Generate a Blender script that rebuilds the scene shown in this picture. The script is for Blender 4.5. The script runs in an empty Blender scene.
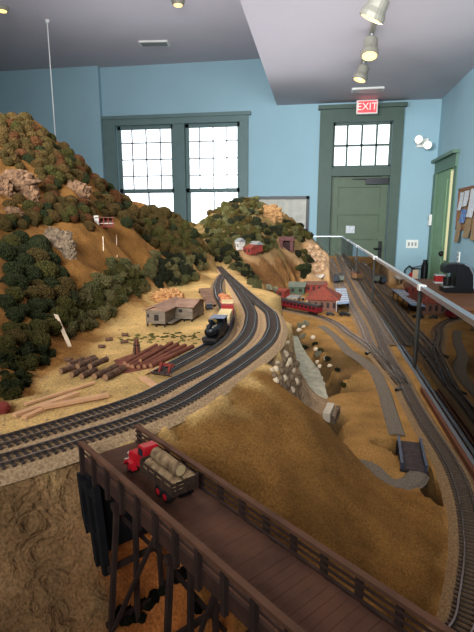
import bpy, math, random
import numpy as np
from mathutils import Vector, Matrix, noise
random.seed(7)
SC = bpy.context.scene
COL = SC.collection
# ------------------------------------------------------------------ camera
FPX = 474.0; PITCH = math.radians(11.33); YAW = math.radians(9.5)
CAM = Vector((0, 0, 1.40))
VR = Vector((math.cos(YAW), math.sin(YAW), 0))
VF = Vector((-math.sin(YAW)*math.cos(PITCH), math.cos(YAW)*math.cos(PITCH), -math.sin(PITCH)))
VU = VR.cross(VF)
cd = bpy.data.cameras.new('camera'); cam = bpy.data.objects.new('camera', cd); COL.objects.link(cam)
cam.matrix_world = Matrix.Translation(CAM) @ Matrix((VR, VU, -VF)).transposed().to_4x4()
cd.sensor_fit = 'VERTICAL'; cd.sensor_height = 24; cd.lens = 24*FPX/632; cd.clip_start = 0.01; cd.clip_end = 200
SC.camera = cam

def ray(x, y): return VF + VR*((x-237)/FPX) + VU*((316-y)/FPX)
def pz(x, y, z):
    d = ray(x, y); return CAM + d*((z-CAM.z)/d.z)
def py(x, y, Y):
    d = ray(x, y); return CAM + d*(Y/d.y)
def pX(x, y, X):
    d = ray(x, y); return CAM + d*(X/d.x)

# ------------------------------------------------------------------ materials
def lin(c):
    return tuple((v/255/12.92 if v/255 <= .04045 else ((v/255+.055)/1.055)**2.4) for v in c)
MATS = {}
def mat(name, rgb, rough=.8, metal=0, var=.25, scale=60, bump=0, rgb2=None, emit=0, spec=.3, detail=4, stretch=None, wave=None):
    if name in MATS: return MATS[name]
    m = bpy.data.materials.new(name); m.use_nodes = True
    nt = m.node_tree; N = nt.nodes; L = nt.links
    b = N['Principled BSDF']
    b.inputs['Roughness'].default_value = rough; b.inputs['Metallic'].default_value = metal
    b.inputs['Specular IOR Level'].default_value = spec
    c = lin(rgb)
    tc = N.new('ShaderNodeTexCoord'); nz = N.new('ShaderNodeTexNoise')
    nz.inputs['Scale'].default_value = scale; nz.inputs['Detail'].default_value = detail
    src = tc.outputs['Object']
    if stretch:
        mp = N.new('ShaderNodeMapping'); mp.inputs['Scale'].default_value = stretch
        L.new(src, mp.inputs['Vector']); src = mp.outputs['Vector']
    L.new(src, nz.inputs['Vector'])
    cr = N.new('ShaderNodeValToRGB')
    c2 = lin(rgb2) if rgb2 else tuple(min(1, v*(1+var)) for v in c)
    c1 = c if rgb2 else tuple(v*(1-var) for v in c)
    cr.color_ramp.elements[0].position = .32; cr.color_ramp.elements[1].position = .68
    cr.color_ramp.elements[0].color = (*c1, 1); cr.color_ramp.elements[1].color = (*c2, 1)
    L.new(nz.outputs['Fac'], cr.inputs['Fac']); L.new(cr.outputs['Color'], b.inputs['Base Color'])
    if bump:
        bp = N.new('ShaderNodeBump'); bp.inputs['Strength'].default_value = bump; bp.inputs['Distance'].default_value = .3/scale
        L.new(nz.outputs['Fac'], bp.inputs['Height']); L.new(bp.outputs['Normal'], b.inputs['Normal'])
    if emit:
        L.new(cr.outputs['Color'], b.inputs['Emission Color']); b.inputs['Emission Strength'].default_value = emit
    MATS[name] = m; return m

def glass_mat(name, tint=(1,1,1), ior=1.5):
    m = bpy.data.materials.new(name); m.use_nodes = True
    nt = m.node_tree; N = nt.nodes; L = nt.links; N.clear()
    o = N.new('ShaderNodeOutputMaterial'); mx = N.new('ShaderNodeMixShader'); fr = N.new('ShaderNodeFresnel')
    t = N.new('ShaderNodeBsdfTransparent'); g = N.new('ShaderNodeBsdfGlossy')
    fr.inputs['IOR'].default_value = ior; t.inputs['Color'].default_value = (*tint, 1); g.inputs['Roughness'].default_value = 0.02
    L.new(fr.outputs[0], mx.inputs[0]); L.new(t.outputs[0], mx.inputs[1]); L.new(g.outputs[0], mx.inputs[2]); L.new(mx.outputs[0], o.inputs[0])
    MATS[name] = m; return m

# ------------------------------------------------------------------ mesh builder
class MB:
    def __init__(s): s.v = []; s.f = []; s.M = Matrix.Identity(4)
    def add(s, vs, fs):
        n = len(s.v); s.v += [tuple(s.M @ Vector(v)) for v in vs]; s.f += [tuple(i+n for i in f) for f in fs]; return s
    def box(s, c, d, rz=0, M=None, taper=1):
        x, y, z = d[0]/2, d[1]/2, d[2]/2
        T = Matrix.Translation(c) @ (M.to_4x4() if M else Matrix.Rotation(rz, 4, 'Z'))
        vs = [T @ Vector((sx*x*(taper if sz > 0 else 1), sy*y*(taper if sz > 0 else 1), sz*z)) for sz in (-1, 1) for sx, sy in ((-1,-1),(1,-1),(1,1),(-1,1))]
        return s.add(vs, [(3,2,1,0),(4,5,6,7),(0,1,5,4),(1,2,6,5),(2,3,7,6),(3,0,4,7)])
    def mm(s, a, b):
        return s.box([(a[i]+b[i])/2 for i in range(3)], [abs(b[i]-a[i]) for i in range(3)])
    def bar(s, p, q, w, h, up=(0,0,1)):
        p, q = Vector(p), Vector(q); d = q-p; L = d.length; d.normalize()
        u = Vector(up); sd = d.cross(u)
        if sd.length < 1e-4: sd = d.cross(Vector((1,0,0)))
        sd.normalize(); u = sd.cross(d)
        return s.box((p+q)/2, (L, w, h), M=Matrix((d, -sd, u)).transposed())
    def cyl(s, p, q, r0, r1=None, n=12, caps=True, wob=0):
        r1 = r0 if r1 is None else r1
        p, q = Vector(p), Vector(q); d = (q-p).normalized()
        a = d.cross(Vector((0,0,1)))
        if a.length < 1e-3: a = d.cross(Vector((1,0,0)))
        a.normalize(); b = d.cross(a)
        vs = []
        for c, r in ((p, r0), (q, r1)):
            for k in range(n):
                t = 2*math.pi*k/n; rr = r*(1+wob*random.uniform(-1,1))
                vs.append(c + a*rr*math.cos(t) + b*rr*math.sin(t))
        fs = [(k, (k+1) % n, n+(k+1) % n, n+k) for k in range(n)]
        if caps: fs += [tuple(range(n-1, -1, -1)), tuple(range(n, 2*n))]
        return s.add(vs, fs)
    def lathe(s, p, q, prof, n=16):
        p, q = Vector(p), Vector(q)
        for (t0, r0), (t1, r1) in zip(prof[:-1], prof[1:]):
            s.cyl(p.lerp(q, t0), p.lerp(q, t1+1e-5), r0, r1, n, caps=True)
        return s
    def tube(s, pts, r, n=8):
        pts = [Vector(p) for p in pts]
        for a, b in zip(pts[:-1], pts[1:]): s.cyl(a, b, r, r, n)
        return s
    def prism(s, poly, h0, h1, M=None):
        M = M or Matrix.Identity(4); n = len(poly)
        vs = [M @ Vector((x, y, h0)) for x, y in poly] + [M @ Vector((x, y, h1)) for x, y in poly]
        return s.add(vs, [tuple(range(n-1,-1,-1)), tuple(range(n, 2*n))] + [(k, (k+1) % n, n+(k+1) % n, n+k) for k in range(n)])
    def quad(s, a, b, c, d): return s.add([a, b, c, d], [(0,1,2,3)])
    def ball(s, c, r, sub=2, sq=(1,1,1), amp=0, freq=3, seed=0, jit=0):
        vs, fs = ico(sub); c = Vector(c); out = []
        for v in vs:
            k = 1 + (amp*noise.fractal(v*freq+Vector((seed*7.3, seed*3.1, seed)), 1, 2, 3) if amp else 0)
            if jit: k *= 1+random.uniform(-jit, jit)
            out.append(c + Vector((v.x*sq[0], v.y*sq[1], v.z*sq[2]))*r*k)
        return s.add(out, fs)
    def build(s, name, m, parent=None, origin=None, smooth=False):
        me = bpy.data.meshes.new(name)
        o = bpy.data.objects.new(name, me); COL.objects.link(o)
        if parent is not None:
            off = Vector(OFF.get(parent.name, (0,0,0))); o.parent = parent; OFF[o.name] = off
        else:
            P = np.array(s.v); 
            off = Vector(((P[:,0].min()+P[:,0].max())/2, (P[:,1].min()+P[:,1].max())/2, P[:,2].min())) if origin is None else Vector(origin)
            o.location = off; OFF[o.name] = off
        me.from_pydata([tuple(Vector(v)-off) for v in s.v], [], s.f)
        me.materials.append(MATS[m] if isinstance(m, str) else m)
        if smooth: me.polygons.foreach_set('use_smooth', [True]*len(me.polygons))
        me.update(); return o
OFF = {}
_ico = {}
def ico(sub):
    if sub in _ico: return _ico[sub]
    t = (1+5**.5)/2
    vs = [Vector(v).normalized() for v in ((-1,t,0),(1,t,0),(-1,-t,0),(1,-t,0),(0,-1,t),(0,1,t),(0,-1,-t),(0,1,-t),(t,0,-1),(t,0,1),(-t,0,-1),(-t,0,1))]
    fs = [(0,11,5),(0,5,1),(0,1,7),(0,7,10),(0,10,11),(1,5,9),(5,11,4),(11,10,2),(10,7,6),(7,1,8),(3,9,4),(3,4,2),(3,2,6),(3,6,8),(3,8,9),(4,9,5),(2,4,11),(6,2,10),(8,6,7),(9,8,1)]
    for _ in range(sub):
        cache = {}; nf = []
        def mid(a, b):
            k = (min(a,b), max(a,b))
            if k not in cache: vs.append((vs[a]+vs[b]).normalized()); cache[k] = len(vs)-1
            return cache[k]
        for a, b, c in fs:
            x, y, z = mid(a,b), mid(b,c), mid(c,a); nf += [(a,x,z),(b,y,x),(c,z,y),(x,y,z)]
        fs = nf
    _ico[sub] = (vs, fs); return _ico[sub]

def tag(o, label, cat, group=None):
    o['label'] = label; o['category'] = cat
    if group: o['group'] = group
    return o
def thing(name, label, cat, loc=(0,0,0), group=None, world=True, rz=0):
    o = bpy.data.objects.new(name, None); COL.objects.link(o); o.location = loc; o.rotation_euler = (0,0,rz); o.empty_display_size = .01
    OFF[o.name] = Vector(loc) if world else Vector((0,0,0))
    return tag(o, label, cat, group)
def struct(o): o['kind'] = 'structure'; return o
def copy_tree(o, parent=None):
    c = o.copy(); COL.objects.link(c)
    if parent is not None: c.parent = parent
    OFF[c.name] = OFF.get(o.name, Vector((0,0,0)))
    for ch in list(o.children): copy_tree(ch, c)
    return c

# ------------------------------------------------------------------ material library
M = mat
M('wall_blue', (148,178,188), .9, var=.03, scale=2)
M('ceiling_paint', (196,190,196), .95, var=.02, scale=2)
M('floor_wood', (96,66,45), .5, var=.3, scale=3, stretch=(1,12,1))
M('green_trim', (72,88,78), .55, var=.06, scale=8)
M('green_door', (82,96,74), .5, var=.06, scale=8)
M('side_door_trim', (92,118,98), .5, var=.05, scale=8)
M('side_door_green', (122,152,112), .5, var=.05, scale=8)
M('window_trim', (96,116,114), .55, var=.05, scale=8)
M('white_plastic', (228,226,218), .4, var=.02)
M('grey_metal', (150,150,148), .4, .6, var=.05)
M('lamp_shell', (140,136,124), .5, .2, var=.05)
M('lamp_glow', (255,214,140), .5, emit=1.5, var=.02)
M('head_glow', (255,246,225), .5, emit=3, var=.01)
M('exit_red', (236,60,66), .5, emit=1.6, var=.05)
M('exit_dark', (255,180,170), .5, emit=1.2, var=.02)
M('black_plastic', (18,18,20), .35, var=.1)
M('frame_black', (26,24,24), .4, var=.1)
M('map_paper', (196,190,176), .8, rgb2=(168,166,156), scale=9)
M('paper_white', (214,214,212), .8, rgb2=(180,184,190), scale=30)
M('paper_blue', (120,150,190), .8, rgb2=(70,90,140), scale=30)
M('paper_tan', (150,124,92), .8, var=.15, scale=20)
M('cork', (140,106,70), .9, var=.2, scale=80)
M('table_wood', (128,82,52), .6, var=.2, scale=6, stretch=(1,8,1))
M('red_paint', (176,40,36), .45, var=.08)
M('door_gap_glow', (235,222,170), .6, emit=.35, var=.03)  # glowing colour painted for light past the ajar side door
M('brass', (150,120,60), .35, .8, var=.05)
M('bag_black', (28,28,32), .9, var=.3, scale=20)
M('alu', (176,182,190), .3, .75, var=.05, scale=20)
M('post_dark', (58,58,54), .5, .3, var=.1)
M('fascia_brown', (112,68,48), .6, var=.15, scale=12)
M('rail_steel', (136,130,128), .25, .9, var=.15, scale=40)
M('rail_rust', (134,124,120), .26, .85, var=.2, scale=60)
M('tie_dark', (66,54,48), .85, var=.35, scale=120)
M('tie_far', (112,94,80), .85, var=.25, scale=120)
M('tie_brown', (88,74,64), .85, var=.3, scale=120)
M('ballast', (206,172,132), .95, rgb2=(150,118,86), scale=420, bump=.8)
M('ballast_grey', (160,130,94), .95, rgb2=(112,88,62), scale=420, bump=.8)
M('gravel_road', (134,120,104), .95, rgb2=(92,82,72), scale=380, bump=.6)
M('bridge_deck', (112,74,56), .85, rgb2=(82,54,42), scale=40, stretch=(1,1,1))
M('bridge_wood', (78,52,42), .85, rgb2=(54,36,30), scale=60)
M('bridge_rail', (104,70,52), .8, var=.2, scale=60)
M('bridge_dark', (56,40,34), .9, var=.3, scale=60)
M('crib_black', (20,19,22), .9, var=.4, scale=60)
M('truck_red', (190,26,40), .35, var=.06)
M('truck_bed', (70,50,40), .8, var=.2, scale=90)
M('tyre', (24,22,22), .8, var=.1)
M('glass_dark', (40,48,56), .1, var=.05, spec=.6)
M('log_bark', (176,146,110), .9, rgb2=(96,72,52), scale=160, bump=.8)
M('log_end', (206,176,130), .8, var=.12, scale=120)
M('log_dark', (122,88,66), .9, rgb2=(70,48,38), scale=160, bump=.8)
M('log_dark_end', (150,112,80), .8, var=.15, scale=120)
M('log_red', (140,80,58), .85, rgb2=(104,56,42), scale=90, bump=.4)
M('log_red_end', (160,112,80), .8, var=.15, scale=120)
M('lumber', (214,164,122), .8, var=.1, scale=60)
M('lumber_pale', (216,190,160), .8, var=.1, scale=60)
M('shed_wood', (132,116,98), .9, rgb2=(98,84,70), scale=40, stretch=(1,1,9))
M('shed_roof', (164,128,106), .9, rgb2=(136,102,84), scale=40)
M('shed_dark', (44,36,32), .9, var=.2)
M('platform_wood', (146,108,84), .9, rgb2=(112,82,64), scale=50)
M('loco_black', (26,27,31), .35, .2, var=.2)
M('loco_roof', (120,128,148), .5, var=.1)
M('loco_glow', (250,225,150), .4, emit=2)
M('cream_load', (216,190,140), .8, var=.1)
M('load_red', (150,34,30), .6, var=.1)
M('load_orange', (196,130,84), .8, rgb2=(170,90,60), scale=90)
M('car_purple', (96,70,84), .6, var=.15)
M('coach_red', (112,24,32), .4, var=.1)
M('coach_roof', (40,34,36), .6, var=.1)
M('coach_window', (30,26,28), .2, var=.1)
M('roof_red', (140,66,48), .8, rgb2=(110,48,36), scale=120)
M('roof_blue', (140,160,186), .6, rgb2=(110,130,160), scale=60)
M('roof_greengrey', (100,104,92), .8, var=.15)
M('roof_brown', (110,74,60), .8, var=.15)
M('wall_red', (128,50,40), .8, var=.15)
M('wall_tan', (156,128,96), .8, var=.15)
M('wall_white', (206,196,184), .8, var=.08)
M('wall_green', (70,84,66), .8, var=.1)
M('boxcar_brown', (120,84,50), .7, var=.15)
M('car_dark', (46,52,60), .35, var=.15)
M('car_grey', (130,130,128), .5, var=.15)
M('girder_blue', (66,78,100), .5, .3, var=.2, scale=80)
M('deck_dark', (74,62,62), .85, rgb2=(52,44,46), scale=100)
M('river', (150,148,124), .35, rgb2=(112,112,96), scale=60, bump=.3)
M('plaster', (206,190,168), .8, var=.1, scale=60)
M('rock_pink', (130,96,68), .95, rgb2=(70,48,34), scale=90, bump=1)
M('rock_grey', (140,116,92), .95, rgb2=(72,58,44), scale=110, bump=1)
M('rock_pale', (206,170,132), .95, rgb2=(140,104,78), scale=110, bump=1)
M('rock_white', (226,204,172), .9, rgb2=(176,150,122), scale=110, bump=.6)
M('rock_tan', (150,112,70), .95, rgb2=(104,72,42), scale=60, bump=.8)
M('sawdust', (196,144,92), .95, rgb2=(150,102,62), scale=200, bump=.8)
M('portal_dark', (44,24,24), .9, var=.2)
M('portal_red', (84,52,48), .9, var=.2)
M('cord_white', (225,225,220), .6, var=.02)
glass_mat('glass', (.97,.985,.98)); glass_mat('window_glass', (1,1,1))
FOL = {}
def fol(name, a, b): FOL[name] = M(name, tuple(v*.95 for v in a), .95, rgb2=tuple(min(255,v*1.3) for v in b), scale=8, bump=1.0, spec=.1, detail=8)
fol('fol_olive', (52,44,24), (104,84,44)); fol('fol_brown', (54,42,24), (112,86,46)); fol('fol_rust', (66,42,24), (120,76,44))
fol('fol_dark', (24,28,20), (58,58,38)); fol('fol_green', (28,34,20), (66,70,40)); fol('fol_grey', (72,66,42), (136,122,78)); fol('fol_sage', (60,60,38), (118,112,70))
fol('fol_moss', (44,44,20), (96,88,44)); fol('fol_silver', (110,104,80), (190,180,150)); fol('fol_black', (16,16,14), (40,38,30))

# ------------------------------------------------------------------ terrain
CTL = []
def cz(lab, z, *pts):
    for x, y in pts:
        p = pz(x, y, z); CTL.append((p.x, p.y, z, lab))
def cp(lab, *pts):
    for x, y, z in pts:
        p = pz(x, y, z); CTL.append((p.x, p.y, z, lab))
def cq(lab, *pts):
    for x, y, Y in pts:
        p = py(x, y, Y); CTL.append((p.x, p.y, p.z, lab))
def cb(lab, *pts):                       # column px at distance Y, height z
    for x, Y, z in pts:
        p = py(x, 316, Y); CTL.append((p.x, Y, z, lab))
def cw(lab, *pts):
    for p in pts: CTL.append((*p, lab))
U = 1.197; LO = 1.027
cz('sand', U, (-60,470),(-40,430),(0,440),(0,420),(0,462),(30,400),(60,385),(90,372),(120,345),(125,325),(150,330),(150,305),(180,325),(190,300),(175,290),(205,288),(212,275),(222,268),
   (160,400),(130,380),(180,360),(220,372),(200,350),(240,345),(262,345),(275,330),(268,308),(250,290),(240,282),(228,270),(40,440),(80,420),(80,445),(110,425),(0,474),(45,462),(120,436))
cz('sand', U-.001, (282,322),(284,336),(278,350),(266,366),(250,380),(225,396),(195,412),(165,426),(276,312),(262,292))
# mountain
cz('mount', U, (0,408),(20,392),(42,365),(60,348),(70,340),(92,326),(118,308),(140,292),(168,281),(190,268),(205,262))
cq('mount', (0,370,.52),(0,330,.60),(0,290,.69),(0,255,.80),(0,225,.92),(0,190,1.05),(0,150,1.20),(0,114,1.36),(30,118,1.42),
   (40,330,.68),(40,290,.80),(35,255,.90),(30,225,1.0),(30,190,1.12),(30,150,1.28),
   (60,320,.76),(65,290,.85),(70,250,.98),(75,222,1.10),(70,190,1.22),(65,160,1.38),(60,143,1.50),
   (95,305,.90),(100,275,1.0),(105,250,1.12),(105,226,1.22),(105,205,1.38),(100,180,1.58),
   (125,290,1.05),(130,262,1.20),(135,235,1.36),(135,212,1.66),(150,275,1.30),(155,250,1.45),(160,225,1.70),(152,206,1.78),
   (172,262,1.55),(175,235,1.75),(178,214,1.90),(195,250,1.8),(197,232,2.0),(207,250,2.1))
cb('mount', (0,1.75,1.5),(0,2.3,1.2),(60,1.9,1.45),(60,2.5,1.2),(100,2.0,1.35),(140,2.1,1.3),(175,2.3,1.28),(120,2.8,1.15),(160,3.2,1.15),(-60,1.2,1.72),(-60,.8,1.5),(-80,.5,1.3))
# far hill
cq('far', (203,224,2.8),(212,214,2.85),(225,205,2.95),(238,199,3.0),(250,197,3.05),(262,203,3.1),(275,208,3.15),(290,217,3.2),(302,227,3.25),(312,238,3.3),
   (215,235,2.55),(230,225,2.7),(245,215,2.85),(232,242,2.45),(250,232,2.6),(265,225,2.85),(270,214,3.05),(280,232,2.95),(295,238,3.0),(262,243,2.6),(278,244,2.72),(222,250,2.3))
cb('far', (200,3.4,1.2),(225,3.7,1.3),(250,3.8,1.3),(275,3.9,1.25),(300,4.0,1.15),(312,4.2,1.05),(180,4.5,1.1),(250,5.0,1.1))
# ledge, cliff
cp('ledge', (238,256,1.222),(250,256,1.222),(262,254,1.224),(276,252,1.226),(292,251,1.228),(304,249,1.226))
cq('cliff', (255,268,2.36),(268,265,2.46),(272,278,2.44),(262,280,2.33),(285,268,2.60),(284,284,2.52),(292,268,2.72),(296,278,2.75))
cz('valley', LO, (288,292),(296,289),(304,287))
cq('scrub', (232,272,2.0),(240,264,2.12),(246,274,2.06),(255,284,2.0),(262,290,2.02))
cp('valley', (272,296,1.06),(280,300,LO),(286,297,LO))
cq('stonewall', (306,258,2.75),(312,243,3.05),(318,250,3.15),(323,258,3.5),(310,272,2.8),(316,266,3.0))
cz('valley', LO, (318,284),(326,270),(331,262),(300,290),(345,285),(338,268),(342,262),(300,305),(320,300),(345,305),(290,312),(296,322),(310,332),(320,320),(340,318),(330,335),(345,345),(355,330),(372,345),(360,375),
   (395,385),(380,400),(411,405),(365,415),(352,400),(350,425),(372,430),(395,428),(360,445),(432,440),(418,425),(452,480),(467,520),(472,560),(468,600),(452,632),(400,475),(390,482),(378,470),(370,452),(446,500),(440,470),(455,560),(450,600))
cw('valley', (.26,5.25,LO),(.12,5.25,LO),(.1,4.5,LO),(.26,4,LO),(.05,3.6,LO),(.26,3,LO),(.26,2,LO),(.26,1.2,LO),(.26,.8,LO),(.26,.4,LO),(.22,.3,LO),(.0,5.25,LO))
cz('valley', LO, (313,346),(322,353),(333,364),(343,380),(348,393))
# canyon and river
RIV = [(293,336,1.015,4.5),(296,346,1.005,6),(300,357,.995,9),(307,370,.985,12.5),(314,383,.972,10.5),(319,394,.965,8),(324,403,.96,7)]
for x, y, z, w in RIV: cp('canyon', (x, y, z-.006))
cp('canyon', (318,362,1.0),(327,372,.995),(336,386,.985),(338,400,.975),(333,412,.965),(322,368,.985))
cp('rubble', (280,366,1.12),(284,378,1.085),(292,370,1.04),(298,384,1.025),(288,356,1.09),(289,347,1.11))
cp('canyon', (303,394,1.01),(312,404,.985))
for x, y in ((285,325),(285,337),(280,350),(271,362),(284,331),(283,344),(276,357)):
    q = pz(x,y,U)
    for o_, z in ((.012,1.165),(.024,1.115),(.04,1.06)): CTL.append((q.x+o_*.9, q.y+o_*.45, z, 'rubble'))
cp('canyon', (316,352,1.010),(325,362,1.005),(334,374,.998),(340,386,.99),(343,398,.985),(341,408,.98),(322,372,.985),(330,384,.975))
# grassy mound
cp('mound', (262,379,1.194),(280,386,1.184),(300,399,1.163),(318,412,1.136),(332,430,1.105),(346,450,1.070),(360,466,1.040),
   (230,402,1.188),(250,395,1.19),(180,436,1.184),(210,430,1.182),(240,430,1.175),(280,430,1.158),(200,465,1.168),(240,480,1.155),(290,470,1.143),(330,475,1.112),(270,515,1.135),(310,530,1.115),(345,520,1.095),
   (375,505,1.062),(400,520,1.05),(420,500,1.036),(430,540,1.034),(440,585,1.030),(390,560,1.06),(350,570,1.085),(410,600,1.045),(385,610,1.055),(430,620,1.03),(150,440,1.185))
cb('canyon', (292,.86,1.06),(310,.82,1.03),(325,.80,.99),(340,.86,1.0),(268,.74,1.12))
# gully below the little steel bridge
cw('gully', (1.4,-1,LO))
GUL = [(383,441),(391,442),(398,447),(406,453),(413,460),(420,469),(427,479),(433,488),(437,497)]
for s_, z in ((-.345,1.190),(-.31,1.182),(-.27,1.168),(-.22,1.150),(-.16,1.128),(-.10,1.105),(-.05,1.085)):
    for w_ in (.034, .046): CTL.append((.763*s_+.646*(.1628+w_), -.646*s_+.763*(.1628+w_), z, 'mound'))
# lower left canyon wall and floor under the trestle
cp('wall', (-20,484,1.195),(0,484,1.194),(30,474,1.194),(60,465,1.192),(82,458,1.19),(0,520,1.17),(40,520,1.16),(84,500,1.165),(0,570,1.135),(45,575,1.12),(96,560,1.125),(0,632,1.105),(50,632,1.098),(104,610,1.095),(-40,600,1.12))
cp('floor', (106,556,1.127),(131,536,1.124),(118,545,1.126),(124,609,1.088),(176,570,1.090),(150,590,1.088),(150,560,1.10),(180,632,1.074),(130,632,1.082),(220,632,1.068),(205,595,1.075),(260,632,1.06))
cw('floor', (-.12,.16,1.06),(-.04,.12,1.05),(.03,.1,1.04),(-.25,.1,1.1),(.12,.1,1.03),(.24,.1,LO))
cw('floor', (-.12,.335,1.092),(-.06,.28,1.075),(-.02,.245,1.068),(.03,.2,1.055))

COLR = {'sand':(206,168,108),'mount':(130,88,44),'far':(116,94,58),'ledge':(158,122,84),'cliff':(118,80,46),'scrub':(132,102,64),'valley':(162,120,68),'stonewall':(188,150,112),
        'canyon':(86,66,40),'rubble':(172,142,112),'mound':(140,98,50),'gully':(64,44,28),'wall':(154,116,78),'floor':(192,114,58)}  # floor tone is a brighter orange, standing in for lit ground under the trestle
NAMES = {'sand':'sand_yard_ground','mount':'mountain_ground','far':'far_hill_ground','ledge':'cliff_ledge_ground','cliff':'rock_cliff_ground','scrub':'embankment_slope_ground','valley':'valley_ground','stonewall':'stone_bank_ground',
         'canyon':'river_gully_ground','rubble':'rubble_bank_ground','mound':'grassy_mound_ground','gully':'ravine_ground','wall':'eroded_slope_ground','floor':'ravine_floor_ground'}
C3 = np.array([c[:3] for c in CTL]); LAB = [c[3] for c in CTL]
def warp(x, y): return np.stack([np.asarray(x), np.asarray(y)], -1)
A = warp(C3[:,0], C3[:,1])
D = np.sqrt(((A[:,None]-A[None])**2).sum(-1)+1e-6)
n = len(A); K = np.zeros((n+3, n+3)); K[:n,:n] = D - np.eye(n)*.004
K[:n,n] = 1; K[:n,n+1:] = A; K[n,:n] = 1; K[n+1:,:n] = A.T
W = np.linalg.solve(K, np.concatenate([C3[:,2], [0,0,0]]))
xs = np.arange(-1.75, .2655, .0075)
ys = [.08]
while ys[-1] < 5.25: ys.append(ys[-1]+.004+.0045*ys[-1])
ys = np.array(ys); NX, NY = len(xs), len(ys)
gx, gy = np.meshgrid(xs, ys)
H = np.zeros_like(gx); labs = sorted(set(LAB)); LW = np.zeros((len(labs), NY, NX)); lidx = np.array([labs.index(l) for l in LAB])
for j in range(NY):
    P = warp(gx[j], gy[j]); d2 = ((P[:,None]-A[None])**2).sum(-1)+1e-6; d = np.sqrt(d2)
    H[j] = d@W[:n] + W[n] + P@W[n+1:]
    w = 1/(d2+1e-5)**2.5
    for k in range(len(labs)): LW[k, j] = w[:, lidx == k].sum(1)
LW /= LW.sum(0, keepdims=True)
ROUGH = {'sand':.0035,'mount':.014,'far':.02,'ledge':.004,'cliff':.014,'scrub':.01,'valley':.0012,'stonewall':.03,'canyon':.006,'rubble':.012,'mound':.005,'gully':.004,'wall':.02,'floor':.006}
amp = sum(LW[k]*ROUGH[l] for k, l in enumerate(labs))
for j in range(NY):
    for i in range(NX):
        x, y = xs[i], ys[j]; s = 14 if y < 2 else 9
        H[j,i] += LW[labs.index('cliff'),j,i]*.03*noise.noise(Vector((x*26-y*9,2,0))) + LW[labs.index('wall'),j,i]*(.012*abs(noise.noise(Vector((x*40,y*40,3))))+.006*abs(noise.noise(Vector((x*95,y*95,7))))) + amp[j,i]*(noise.noise(Vector((x*s,y*s,0))) + .6*noise.noise(Vector((x*s*3,y*s*3,5))) + .35*noise.noise(Vector((x*s*8,y*s*8,9))))
PT = {'TA': [(-45,474),(0,464),(40,452.5),(80,440),(130,424),(174,406),(207.5,386),(241,364),(265,345),(272,334),(273.5,326),(271,315),(265,309),(250,296.5),(235,283),(224.6,273),(219,267)],
      'TB': [(-45,456),(0,444.5),(40,433),(80,421),(140,401),(174,384),(207.5,367),(234.5,348.7),(247,335),(251,322),(249.5,310),(238,291),(229,279),(222,271)],
      'TC': [(160,374.5),(175,366),(190.6,357.5),(214,343.6),(224,332),(228,319),(224,306),(219,296),(218,285),(223,275)],
      'TD': [(430,660),(461,632),(468.5,599),(472.3,560),(471,537),(467,509),(458,480),(445,455),(426,425.5),(411,399),(399.6,376),(387,355),(372,323),(355,295),(341,266),(336.5,254)],
      'TE': [(404,385),(392,371),(378.5,355),(369,342),(361.6,324),(348.8,300),(338,275),(331,258)],
      'TF': [(404,385),(393,373),(378,355.5),(362,342.5),(349,333.7),(338,325),(321,317.4),(297,312),(276,307.5),(262,302)],
      'TG': [(392,345),(378,322),(362,292),(350,274),(343,262)],
      'TH': [(338,292),(333,275),(327,262)],
      'R0': [(322,326),(335,336),(348,350),(362,359),(374,370),(383,388),(390,411),(398,437)],
      'R1': [(418,472),(412,480),(398,484),(384,479),(370,466),(352,462)]}
def spline(pts, step=.006):
    P = [Vector(p) for p in pts]; P = [P[0]*2-P[1]]+P+[P[-1]*2-P[-2]]
    out = []
    for i in range(1, len(P)-2):
        for k in range(40):
            t = k/40; a, b, c, d = P[i-1:i+3]
            out.append(.5*((2*b)+(c-a)*t+(2*a-5*b+4*c-d)*t*t+(3*b-a-3*c+d)*t**3))
    out.append(P[-2])
    res = [out[0]]; acc = 0
    for a, b in zip(out[:-1], out[1:]):
        L_ = (b-a).length
        while L_ > 0 and acc+L_ >= step:
            a = a.lerp(b, (step-acc)/L_); res.append(a.copy()); L_ = (b-a).length; acc = 0
        acc += L_
    return res

def sstep(v): v = np.clip(v, 0, 1); return v*v*(3-2*v)
for l, z in (('sand', U), ('valley', LO)):
    k = sstep((LW[labs.index(l)]-.35)/.35); H = H*(1-k)+(z+(H-z)*.12)*k
FLATS = [(PT[k], 1.2, .020, .028, .0045) for k in ('TA','TB','TC')]+[(PT[k], 1.03, .026, .038, .0045) for k in ('TD','TE','TF','TG','TH')]+[(PT[k], LO+.001, .013, .022, .002) for k in ('R0','R1')]
ZT = H.copy(); BEST = np.full(H.shape, 9.); SD = np.full(H.shape, 9.)
for pts, z, r0, r1, dz in FLATS:
    for p in spline([pz(x,y,z) for x,y in pts], .01):
        i0, i1 = np.searchsorted(xs, (p.x-r1, p.x+r1)); j0, j1 = np.searchsorted(ys, (p.y-r1, p.y+r1))
        sl = (slice(j0,j1), slice(i0,i1)); d = np.hypot(gx[sl]-p.x, gy[sl]-p.y); q = (d-r0)/(r1-r0)
        up = q < BEST[sl]; BEST[sl] = np.where(up, q, BEST[sl]); ZT[sl] = np.where(up, z-dz, ZT[sl])
k = 1-sstep(BEST); H = H*(1-k)+ZT*k
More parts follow.
